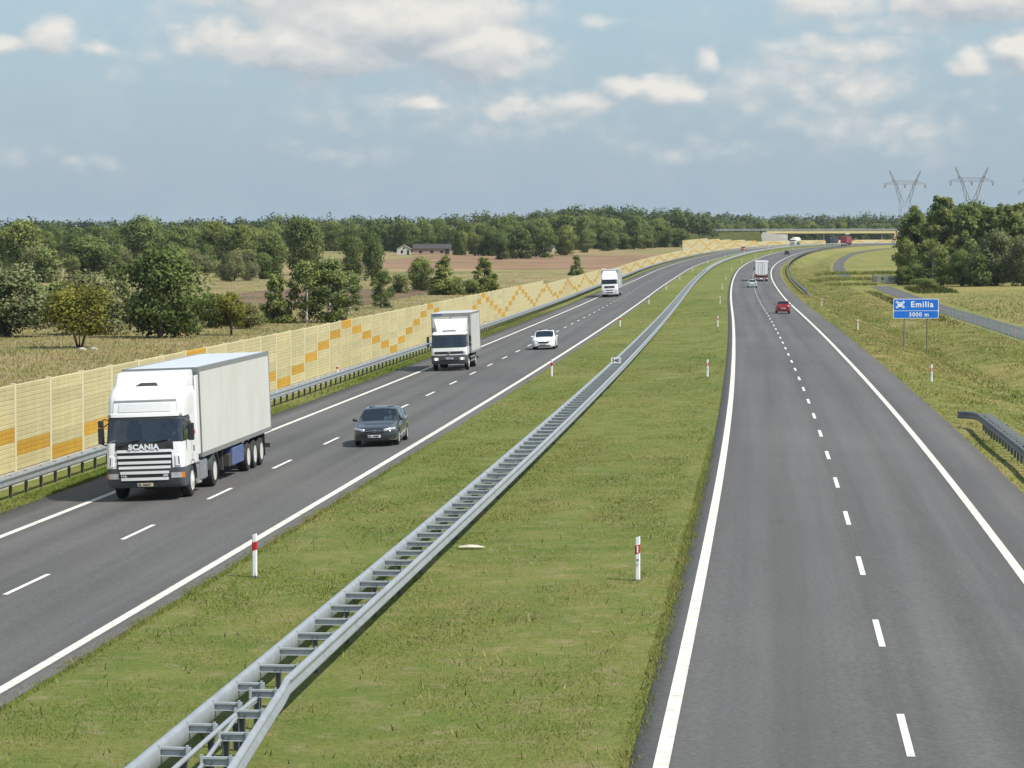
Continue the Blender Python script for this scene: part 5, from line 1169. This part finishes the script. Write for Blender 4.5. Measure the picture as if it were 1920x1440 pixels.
# ------------------------------------------------------------------ lattice pylons
def pylon(x, y, g, H, label, k):
    root = empty('lattice_pylon', (x, y, g)); tag(root, label, 'pylon', 'power line pylons'); mt = P('pylon_steel', (.24, .235, .225), .6, .1, var=.1)
    u = H/38; rot = .12
    def T(p): return Vector((p[0]*math.cos(rot)-p[1]*math.sin(rot), p[0]*math.sin(rot)+p[1]*math.cos(rot), p[2]))*u
    def part(nm, segs, r=.14):
        m = MB()
        for a, b in segs: m.tube([T(a), T(b)], r, 4)
        return m.build(nm, mt, root)
    def lattice(a, b, wa, wb, nseg, horiz=False):
        out = []; prev = None
        for i in range(nseg+1):
            t = i/nseg; c = Vector(a).lerp(Vector(b), t); w = wa+(wb-wa)*t
            if horiz: q = [c+Vector((0, dy*w, dz*w)) for dy, dz in ((-1, -1), (1, -1), (1, 1), (-1, 1))]
            else: q = [c+Vector((dx*w, dy*w, 0)) for dx, dy in ((-1, -1), (1, -1), (1, 1), (-1, 1))]
            if prev:
                for j in range(4): out.append((prev[j], q[j])); out.append((prev[j], q[(j+1) % 4]) if i % 2 else (prev[(j+1) % 4], q[j]))
            prev = q
        return out
    part('tower_body', lattice((0, 0, 0), (0, 0, 21), 2.9, 2.6, 6), .07)
    for sx in (-1, 1):
        oc = [(sx*2.6, 21), (sx*4.3, 26.5), (sx*5.7, 31), (sx*6.6, 33.5)]; icn = [(sx*.3, 21), (sx*2.6, 25.8), (sx*4.1, 30), (sx*5.0, 32.5)]
        seg = []
        for dy in (-.5, .5):
            for c_ in (oc, icn): seg += [((c_[i][0], dy, c_[i][1]), (c_[i+1][0], dy, c_[i+1][1])) for i in range(3)]
            for i in range(3): seg += [((oc[i][0], dy, oc[i][1]), (icn[i+1][0], dy, icn[i+1][1])), ((icn[i+1][0], dy, icn[i+1][1]), (oc[i+1][0], dy, oc[i+1][1]))]
        part('arm', seg, .085)
        part('peak', lattice((sx*5.9, 0, 32.5), (sx*8.4, 0, 38), .5, .1, 3), .07)
    part('crossarm', lattice((-11, 0, 31), (11, 0, 31), .25, .25, 1, True)[:0]+lattice((-11, 0, 31.1), (-5.6, 0, 31.8), .1, .9, 3, True)+lattice((-5.6, 0, 31.8), (5.6, 0, 31.8), .9, .9, 8, True)+lattice((5.6, 0, 31.8), (11, 0, 31.1), .9, .1, 3, True), .065)
    for xx in (-10.8, 0, 10.8):
        m = MB(); m.tube([T((xx-.6, 0, 30.9)), T((xx, 0, 28.8))], .16, 5); m.tube([T((xx+.6, 0, 30.9)), T((xx, 0, 28.8))], .16, 5); m.build('insulator', P('insulator_brown', (.22, .12, .08), .4), root)
    return root
pylon(206.5, 1500, 4, 38, 'leftmost steel lattice pylon, rising just left of the tree clump', 0)
pylon(225.4, 1400, 4, 37.5, 'middle steel lattice pylon above the tree clump', 1)
pylon(349, 1900, 4, 41, 'pylon at the right edge, only its left arm in view', 2)

# ------------------------------------------------------------------ farm
def farm():
    g = pt(994, -127)
    root = empty('farmhouse', g); root.scale = (.9, .9, .88); tag(root, 'small white gabled farmhouse left of the long dark-roofed barn', 'house')
    wl = P('limewash', (.48, .465, .42), .85, var=.1, dirt=((.4, .38, .32), .9, .5))
    m = MB(); m.prism([(-2.6, -.5), (2.6, -.5), (2.6, 2.5), (0, 3.9), (-2.6, 2.5)], 0, 7, 'Y'); m.build('wall', wl, root)
    for sx in (-1, 1): m = MB(); m.prism([(0, 3.92), (sx*2.95, 2.33), (sx*2.95, 2.48), (0, 4.1)], -.3, 7.3, 'Y'); m.build('roof', P('grey_roof', (.28, .27, .26), .8), root)
    m = MB(); m.box(1.3, 2.2, -.05, .02, -.4, 1.9); m.build('door', 'dark', root); m = MB(); m.box(-1.1, -.2, -.05, .02, .7, 1.8); m.build('window', 'glass_d', root); m = MB(); m.box(-.3, .3, -.05, .02, 2.3, 2.9); m.build('window', 'glass_d', root)
    b = pt(1000, -118); root = empty('barn', b); tag(root, 'long low barn with a dark roof right of the white farmhouse', 'barn')
    m = MB(); m.box(-6.5, 6.5, 0, 7, -.5, 2.1); m.build('wall', P('brick_pink', (.33, .24, .19), .9, var=.15), root)
    m = MB(); m.prism([(-.4, 2.0), (3.5, 3.6), (7.4, 2.0), (7.4, 2.15), (3.5, 3.8), (-.4, 2.15)], -6.9, 6.9, 'X'); m.build('roof', P('tar_roof', (.055, .05, .048), .85, var=.2), root)
    for x in (-4, 0, 3.5): m = MB(); m.box(x-.5, x+.5, -.05, .02, .6, 1.4); m.build('window', 'glass_d', root)
    m = MB(); m.box(4.6, 6.2, -.06, .02, -.4, 1.9); m.build('door', 'dark', root)
    s = pt(1090, -92); root = empty('shed', s); tag(root, 'small pale shed half hidden among the trees behind the field', 'shed')
    m = MB(); m.prism([(-2.2, -.4), (2.2, -.4), (2.2, 2), (0, 2.9), (-2.2, 2)], 0, 4, 'Y'); m.build('wall', wl, root); m = MB(); m.box(-2.4, 2.4, -.2, 4.2, 2.9, 3.0); m.build('roof', 'roofgrey', root)
farm()

# ------------------------------------------------------------------ trees
def leaf_cards(C, Rr, cnt, size, rng, up=.35, squash=1.):
    """cards spread through clumps: C (k,3) centres, Rr (k,) radii"""
    w = Rr**2; idx = rng.choice(len(C), cnt, p=w/w.sum())
    d = rng.normal(size=(cnt, 3)); d /= np.linalg.norm(d, axis=1)[:, None]
    rad = Rr[idx]*(rng.random(cnt)**.45); p = C[idx]+d*rad[:, None]*np.array([1, 1, squash])
    nrm = d*.8+rng.normal(size=(cnt, 3))*.7+np.array([0, 0, up]); nrm /= np.linalg.norm(nrm, axis=1)[:, None]
    a = np.cross(nrm, rng.normal(size=(cnt, 3))); a /= np.linalg.norm(a, axis=1)[:, None]; b = np.cross(nrm, a)
    s = size*rng.uniform(.6, 1.35, cnt)[:, None]
    v = np.stack([p-a*s*.5, p-b*s*.32, p+a*s*.5, p+b*s*.32], 1).reshape(-1, 3)
    ct = rng.normal(.5, .17, len(C)); tint = np.clip(ct[idx]+rng.normal(0, .17, cnt), 0, 1)
    cen = np.average(C, axis=0, weights=w); big = (p-cen); big /= np.linalg.norm(big, axis=1)[:, None]+1e-6
    out = big*.75+d*.6+np.array([0, 0, .3]); out /= np.linalg.norm(out, axis=1)[:, None]
    return v, np.arange(cnt*4).reshape(-1, 4), tint, out
def crown_points(kind, H, W, rng):
    C, Rr = [], []
    if kind in ('round', 'oak', 'bush', 'grey', 'small', 'spread', 'bush2'):
        zb = {'round': .08, 'oak': .06, 'bush': -.02, 'bush2': .0, 'grey': .02, 'small': .24, 'spread': .32}[kind]
        n = {'round': 64, 'oak': 70, 'bush': 34, 'bush2': 44, 'grey': 56, 'small': 34, 'spread': 44}[kind]
        # a few boughs of different reach give the outline its lobes
        lob = [(rng.uniform(0, 6.28), rng.uniform(.62, 1.05), rng.uniform(.25, .95)) for _ in range(8)]
        for i in range(n):
            z = rng.random()**.8; a, reach, lz = lob[i % 8]; a += rng.normal(0, .45)
            wz = math.sqrt(max(.02, 1-((z-.42)/.62)**2)) if kind != 'spread' else math.sqrt(max(.05, 1-(z-.35)**2*1.6))
            r = W/2*wz*reach*(rng.random()**.42)*.86
            C.append((r*math.cos(a), r*math.sin(a), H*(zb+(.93-zb)*z))); Rr.append(W*rng.uniform(.085, .17))
        if kind == 'grey':
            for i in range(14): a = rng.uniform(0, 6.28); C.append((W*.36*math.cos(a)*rng.random(), W*.36*math.sin(a)*rng.random(), H*rng.uniform(.8, .98))); Rr.append(W*.055)
    elif kind == 'cone':
        for i in range(70):
            z = rng.random()**1.25; a = rng.uniform(0, 6.28); r = W/2*(1-z)**.75*(rng.random()**.4)*.92+.05*W; C.append((r*math.cos(a), r*math.sin(a), H*(.04+.92*z))); Rr.append(W*rng.uniform(.09, .14)*(1.1-.5*z))
    elif kind == 'birch':
        for i in range(60):
            z = rng.random(); a = rng.uniform(0, 6.28); r = W/2*math.sqrt(max(.03, 1-((z-.36)/.66)**2))*(rng.random()**.45)*.9; C.append((r*math.cos(a), r*math.sin(a), H*(.06+.9*z))); Rr.append(W*rng.uniform(.09, .15))
    else:  # alder: tall, narrow, ragged top
        for i in range(84):
            z = rng.random(); a = rng.uniform(0, 6.28); r = W/2*(1-.6*z**1.6)*(rng.random()**.42)*.9*(1+.25*math.sin(9*z+i)); C.append((r*math.cos(a), r*math.sin(a), H*(.04+.92*z))); Rr.append(W*rng.uniform(.085, .15)*(1.05-.4*z))
        for i in range(6): C.append((W*.12*rng.normal(), W*.12*rng.normal(), H*rng.uniform(.9, 1.0))); Rr.append(W*.06)
    return np.array(C), np.array(Rr)
PROTO = {'round': (12, 10, 6500, .50, 'leaf'), 'oak': (9, 9, 7500, .40, 'leaf_d'), 'bush': (3.5, 4, 2600, .26, 'leaf'), 'bush2': (8.5, 8.5, 4200, .55, 'leaf_d'), 'grey': (6, 7, 6500, .30, 'leaf_g'), 'small': (4.2, 3.9, 2600, .22, 'leaf_y'),
         'spread': (5, 6, 4200, .24, 'leaf_y'), 'cone': (6, 4.2, 4800, .28, 'leaf'), 'birch': (6.5, 4.2, 4800, .24, 'leaf'), 'alder': (15, 7, 8500, .42, 'leaf')}
_proto = {}
def tree_meshes(kind, var):
    if (kind, var) in _proto: return _proto[kind, var]
    H, W, cnt, size, mat = PROTO[kind]; rng = np.random.default_rng(sum(map(ord, kind))*7+var*101)
    C, Rr = crown_points(kind, H, W, rng); v, f, t, ou = leaf_cards(C, Rr*1.4, int(cnt*1.3), size, rng, squash=.8)
    me = mesh_np('crown', v, f, tint=t, out=ou); me.materials.append(MATS[mat])
    m = MB(); tr = random.Random(var*13+len(kind)); r0 = H*.022 if kind not in ('oak', 'round') else H*.03
    if kind in ('bush', 'bush2', 'grey', 'spread'):
        for i in range(4 if kind != 'spread' else 3):
            a = i*2.1+var; q = [(.05*math.cos(a), .05*math.sin(a), -.3), (.09*W*math.cos(a), .09*W*math.sin(a), H*.3), (.22*W*math.cos(a+.3), .22*W*math.sin(a+.3), H*.7)]; m.tube(q, [r0, r0*.7, r0*.25], 6)
    else:
        lean = (tr.uniform(-.03, .03)*H, tr.uniform(-.03, .03)*H)
        m.tube([(0, 0, -.4), (0, 0, H*.15), (lean[0], lean[1], H*.55), (lean[0]*1.3, lean[1]*1.3, H*.93)], [r0*1.25, r0, r0*.62, r0*.12], 7)
        for i in rng.choice(len(C), 12, replace=False):
            c = C[i]; z0 = max(H*.14, c[2]*.62); b0 = (lean[0]*z0/H*1.6, lean[1]*z0/H*1.6, z0); mid = ((b0[0]+c[0])*.5, (b0[1]+c[1])*.5, (z0+c[2])*.5+.05*H*.3); m.tube([b0, mid, tuple(c)], [r0*.4, r0*.28, r0*.08], 5)
    tm = m.mesh('trunk', 60); tm.materials.append(MATS['birchbark' if kind == 'birch' else 'bark'])
    _proto[kind, var] = (me, tm, H, W); return _proto[kind, var]
_tn = [0]
def tree(kind, s, n, h, w, label, group=None, name=None, z=None):
    _tn[0] += 1; var = _tn[0] % 2
    cm, tm, H, W = tree_meshes(kind, var)
    root = empty(name or {'bush': 'shrub', 'bush2': 'broadleaf_tree', 'grey': 'willow_shrub', 'oak': 'oak_tree', 'birch': 'birch_tree', 'alder': 'alder_tree', 'cone': 'hornbeam_tree'}.get(kind, 'broadleaf_tree'), pt(s, n, z), random.uniform(0, 6.28))
    tag(root, label, 'shrub' if kind in ('bush', 'grey') else 'tree', group)
    root.scale = (w/W, w/W, h/H); link('crown', cm, root); link('trunk', tm, root)
    return root
for (k, s, n, h, w, kind, lab) in [
    ('A', 237.9, -49.1, 4.9, 5.9, 'spread', 'small spreading tree with a forked trunk, nearest left beyond the noise barrier'),
    ('B', 267.0, -62.9, 6.3, 7.6, 'grey', 'pale grey-green willow at the left edge beyond the noise barrier'),
    ('C', 273.6, -56.3, 5.6, 6.5, 'grey', 'grey-green willow right behind the small spreading tree'),
    ('D', 263.7, -47.4, 8.1, 8.2, 'oak', 'big dark oak beyond the noise barrier, above the nearest truck'),
    ('E', 271.2, -42.0, 4.1, 3.7, 'small', 'little round tree with a thin trunk right of the big dark oak'),
    ('F', 293.8, -48.1, 3.5, 2.8, 'bush', 'low shrub between the big dark oak and the little round tree'),
    ('G', 313.7, -44.3, 5.6, 3.4, 'cone', 'pointed young tree left of the birch group'),
    ('H', 313.5, -41.0, 6.7, 3.7, 'birch', 'birch with a white trunk at the left of the birch group'),
    ('I', 315.6, -38.8, 7.0, 4.5, 'birch', 'fullest birch in the middle of the birch group'),
    ('J', 351.6, -41.4, 5.2, 3.3, 'birch', 'lower birch at the right end of the birch group'),
    ('K', 386.2, -41.3, 5.1, 2.8, 'birch', 'slim lone birch with a bright white trunk left of the box lorry'),
    ('L', 485.2, -50.3, 3.2, 3.8, 'bush', 'rounded shrub left of the clump above the box lorry'),
    ('M', 502.4, -48.7, 5.8, 4.9, 'round', 'round tree at the left of the clump above the box lorry'),
    ('N', 471.9, -41.4, 6.5, 5.5, 'cone', 'broad pointed tree in the clump right above the box lorry'),
    ('O', 475.2, -37.8, 2.3, 4.5, 'bush', 'low shrub between the two pointed trees above the box lorry'),
    ('P', 492.3, -36.7, 6.1, 4.8, 'cone', 'pointed dark tree standing alone right above the box lorry'),
    ('Q', 661.2, -31.3, 4.8, 3.2, 'cone', 'small pointed tree alone before the brown field'),
    ('R', 648.6, -82.0, 10.0, 6.4, 'oak', 'dark tall tree, left one of the pair left of the farmhouse'),
    ('S', 604.7, -71.2, 9.9, 5.0, 'oak', 'dark slender tree, right one of the pair left of the farmhouse'),
    ('T', 666.1, -96.5, 14.4, 10.7, 'oak', 'tallest dark tree standing before the brown field'),
    ('U', 643.5, -99.9, 11.0, 7.3, 'round', 'tree directly left of the tallest dark tree'),
    ('V', 644.2, -158.1, 14.2, 12.3, 'round', 'tall tree at the far left edge of the treeline'),
    ('W', 588.5, -137.4, 6.7, 7.8, 'bush', 'big shrub below the tall tree at the left edge'),
    ('X', 644.1, -142.0, 10.0, 13.5, 'round', 'broad light green tree in the left treeline'),
    ('Y', 776.5, -162.0, 15.0, 13.3, 'round', 'highest round crown in the left treeline'),
    ('Z', 818.2, -161.6, 12.0, 11.7, 'round', 'tree right of the highest round crown in the left treeline'),
    ('a', 863.8, -162.2, 13.5, 10.9, 'round', 'second tree right of the highest round crown in the left treeline'),
    ('b', 775.8, -132.8, 12.7, 9.4, 'round', 'third tree right of the highest round crown in the left treeline'),
    ('c', 690.9, -126.2, 4.2, 7.9, 'grey', 'silvery willow at the foot of the left treeline'),
    ('d', 447.4, -91.6, 5.1, 5.1, 'bush', 'shrub behind the grey-green willows'),
    ('e', 643.6, -109.4, 3.9, 8.5, 'grey', 'silvery willow left of the tallest dark tree'),
    ('f', 277.7, -47.9, 1.4, 3.7, 'bush', 'low scrub at the foot of the big dark oak'),
    ('R1', 591.4, 43.0, 14.2, 7.7, 'alder', 'tall tree at the left end of the right tree clump'),
    ('R2', 576.2, 47.6, 17.0, 7.0, 'alder', 'highest ragged tree of the right tree clump'),
    ('R3', 573.0, 51.8, 15.6, 6.4, 'alder', 'tall tree right of the highest one in the right tree clump'),
    ('R4', 580.0, 56.9, 14.6, 6.9, 'alder', 'tall tree in the middle of the right tree clump'),
    ('R5', 577.4, 61.6, 15.4, 7.5, 'alder', 'tall tree at the right end of the right tree clump'),
    ('R6', 546.1, 43.8, 8.5, 6.1, 'birch', 'lighter pointed tree in front of the right tree clump'),
    ('R7', 537.0, 55.0, 9.5, 8.9, 'grey', 'large pale willow in front of the right tree clump'),
    ('R7b', 535, 51.5, 6.0, 6.5, 'bush', 'rounded shrub left of the pale willow in front of the right tree clump'),
    ('R8', 542.0, 48.9, 6.6, 5.0, 'round', 'low dark tree between the pointed one and the pale willow'),
    ('R9', 532.8, 59.5, 8.5, 5.9, 'grey', 'pale willow at the right edge of the photo'),
    ('R10', 571.0, 40.3, 8.7, 4.4, 'round', 'low tree at the foot of the left end of the right tree clump'),
    ('R11', 512, 39.9, 2.0, 5.5, 'bush', 'low dark scrub by the path at the right tree clump'),
    ('R12', 351.2, 44.4, 2.9, 3.2, 'bush', 'small dark shrub at the right edge behind the service road'),
    ('R13', 1230, 30.7, 3.2, 5.0, 'bush', 'rounded shrub left of the overpass right abutment'),
    ('R14', 1262, 31.3, 5.1, 4.2, 'bush', 'shrub against the overpass right abutment'),
    ('h1', 890.8, -77.1, 8.2, 6.7, 'bush2', 'dark dense tree at the left end of the hedge behind the brown field'),
    ('h2', 911.3, -73.0, 9.1, 8.6, 'bush2', 'dark dense tree, second in the hedge behind the brown field'),
    ('h3', 932.9, -68.1, 9.3, 8.8, 'bush2', 'dense tree, third in the hedge behind the brown field'),
    ('h4', 979.3, -67.1, 10.0, 8.5, 'round', 'light green tree, fourth in the hedge behind the brown field'),
    ('h5', 1044.6, -69.2, 8.3, 7.9, 'round', 'tree, fifth in the hedge behind the brown field'),
    ('h6', 1087.5, -68.5, 7.6, 8.2, 'round', 'tree, sixth in the hedge behind the brown field'),
    ('h7', 1134.3, -72.3, 6.4, 7.7, 'bush2', 'low round tree at the right end of the hedge behind the brown field'),
    ('h8', 1230, -84, 8.5, 14.6, 'bush2', 'broad dark tree left of the short pale barrier'),
    ('h9', 1230, -72, 8.0, 12.1, 'bush2', 'broad dark tree directly behind the start of the short pale barrier')]:
    tree(kind, s, n, h*(.92 if k in 'VXYZabTUR' else 1.02), w*(1.08 if k == 'D' else 1.22 if k in 'ABCEFGHIJK' else 1.08), lab)
# the dense treeline behind the fields: own trees, alike
rl = random.Random(21)
def img_row(x0, x1, cnt, Y0, Y1, h0, h1, kinds, label, group, wf=1.):
    """trees scattered over the sector between bearings x0..x1 at distances Y0..Y1"""
    for i in range(cnt):
        Y = rl.uniform(Y0, Y1); X = (x0+(x1-x0)*(i+rl.random())/cnt-960)/FPX*Y
        d2 = (_x-X)**2+(_y-Y)**2; j = int(np.argmin(d2)); t = _th[j]; s = S_[j]+(X-_x[j])*math.sin(t)+(Y-_y[j])*math.cos(t); n = (X-_x[j])*math.cos(t)-(Y-_y[j])*math.sin(t)
        h = rl.uniform(h0, h1); tree(rl.choice(kinds), s, n, h, h*rl.uniform(.72, 1.0)*wf, label, group)
img_row(-60, 520, 44, 830, 1000, 8, 10.8, ['round', 'oak', 'bush2', 'round'], 'broadleaf tree within the dense treeline on the left', 'trees of the left treeline')
img_row(-40, 490, 26, 600, 760, 4.5, 7.5, ['bush', 'round', 'bush2', 'grey'], 'low tree or shrub at the foot of the left treeline', 'scrub along the left treeline')
img_row(-20, 470, 16, 292, 345, 2.2, 4.2, ['bush', 'grey', 'bush'], 'low shrub in the scrub behind the first trees beyond the noise barrier', 'scrub behind the noise barrier', 1.5)
img_row(500, 960, 36, 1060, 1180, 9, 12.5, ['round', 'bush2', 'round', 'oak'], 'broadleaf tree in the wood behind the farmhouse', 'trees behind the farmhouse')
img_row(860, 960, 8, 960, 1040, 6, 8.5, ['bush2', 'oak'], 'dark tree in the row right of the farm buildings', 'trees right of the farm')
img_row(930, 1250, 34, 1130, 1260, 10, 14, ['round', 'bush2', 'round'], 'broadleaf tree on the edge of the wood behind the brown field', 'trees behind the brown field')
img_row(1240, 1480, 18, 1560, 1700, 9, 13, ['round', 'bush2'], 'broadleaf tree behind the overpass ramp', 'trees behind the overpass')
img_row(1480, 1720, 16, 1600, 1750, 9, 13, ['round', 'bush2'], 'broadleaf tree behind the overpass deck', 'trees behind the overpass')
img_row(1705, 2010, 26, 590, 680, 12.5, 16, ['alder', 'round', 'oak'], 'tree in the back of the tree clump on the right', 'trees of the right clump', .8)

img_row(1692, 1960, 20, 548, 575, 3.0, 6.0, ['bush', 'bush2', 'round'], 'low shrub filling the foot of the tree clump on the right', 'shrubs at the foot of the right clump', 1.25)
img_row(1700, 1960, 12, 580, 610, 13, 16.5, ['cone', 'alder'], 'slender pointed tree in the tree clump on the right', 'pointed trees of the right clump', .5)
# far woods that read as one mass
def wood(name, label, bands, mat, seed):
    rng = np.random.default_rng(seed); V, T, O_ = [], [], []
    for (x0, x1, Y0, Y1, cnt, h0, h1, wr, per, size, gz_) in bands:
        Y = rng.uniform(Y0, Y1, cnt); X = (rng.uniform(x0, x1, cnt)-960)/FPX*Y
        for xx, yy in zip(X, Y):
            px = 960+xx/yy*FPX; k = gz_(px) if callable(gz_) else gz_
            h = rng.uniform(h0, h1); w = h*rng.uniform(*wr)
            nC = 9; C = np.stack([rng.normal(0, w*.2, nC), rng.normal(0, w*.2, nC), h*rng.uniform(.35, .92, nC)], -1)+np.array([xx, yy, k]); Rr = w*rng.uniform(.14, .26, nC)
            v, f, t, ou = leaf_cards(C, Rr, per, size, rng); V.append(v); O_.append(ou); T.append(np.clip(t*.7+rng.uniform(-.1, .4), 0, 1))
    V = np.concatenate(V); f = np.arange(len(V)).reshape(-1, 4)
    o = link(name, mesh_np(name, V, f, tint=np.concatenate(T), out=np.concatenate(O_)), None, mat); tag(o, label, 'forest', kind='stuff')
hump = lambda px: 3.0+4.8*math.exp(-((px-1100)/130)**2)+3*math.exp(-((px-1270)/60)**2)
wood('mixed_wood', 'mixed broadleaf wood rising behind the fields', [(480, 960, 1230, 1420, 150, 10, 14, (.7, 1), 190, 1.1, lambda p: 3.5+1.5*max(0, (p-700)/260)), (900, 1330, 1280, 1480, 230, 11, 15, (.65, .9), 190, 1.1, hump), (1290, 1800, 1780, 2050, 280, 14, 18.5, (.8, 1.1), 150, 1.5, 3.5), (-80, 520, 1050, 1250, 120, 10, 13, (.7, 1), 170, 1.1, 2.5)], 'leaf_far', 5)
wood('pine_ridge', 'distant blue-green forest along the horizon', [(-150, 2070, 2500, 2900, 620, 14, 18, (.5, .75), 70, 2.2, lambda p: 3.2+3*math.sin(p/170)+2*math.sin(p/61)+(5 if 1290 < p < 1400 else 0))], 'leaf_blue', 9)
# ------------------------------------------------------------------ air
def haze():
    m = MB(); m.box(-6000, 8000, -3500, 8000, -4.5, 60); me = m.mesh('haze')
    o = link('haze', me); mt = bpy.data.materials.new('haze_air'); mt.use_nodes = True; nt = mt.node_tree; nt.nodes.clear()
    v = nt.nodes.new('ShaderNodeVolumePrincipled'); v.inputs['Color'].default_value = (.74, .86, 1.0, 1); v.inputs['Density'].default_value = 4.5e-5; v.inputs['Anisotropy'].default_value = .2
    out = nt.nodes.new('ShaderNodeOutputMaterial'); nt.links.new(v.outputs[0], out.inputs['Volume'])
    me.materials.append(mt); tag(o, 'thin summer haze over the motorway and the fields', 'haze', kind='stuff')
haze()
SC.cycles.volume_bounces = 0; SC.cycles.max_bounces = 6; SC.cycles.transparent_max_bounces = 12
SC.cycles.caustics_reflective = False; SC.cycles.caustics_refractive = False
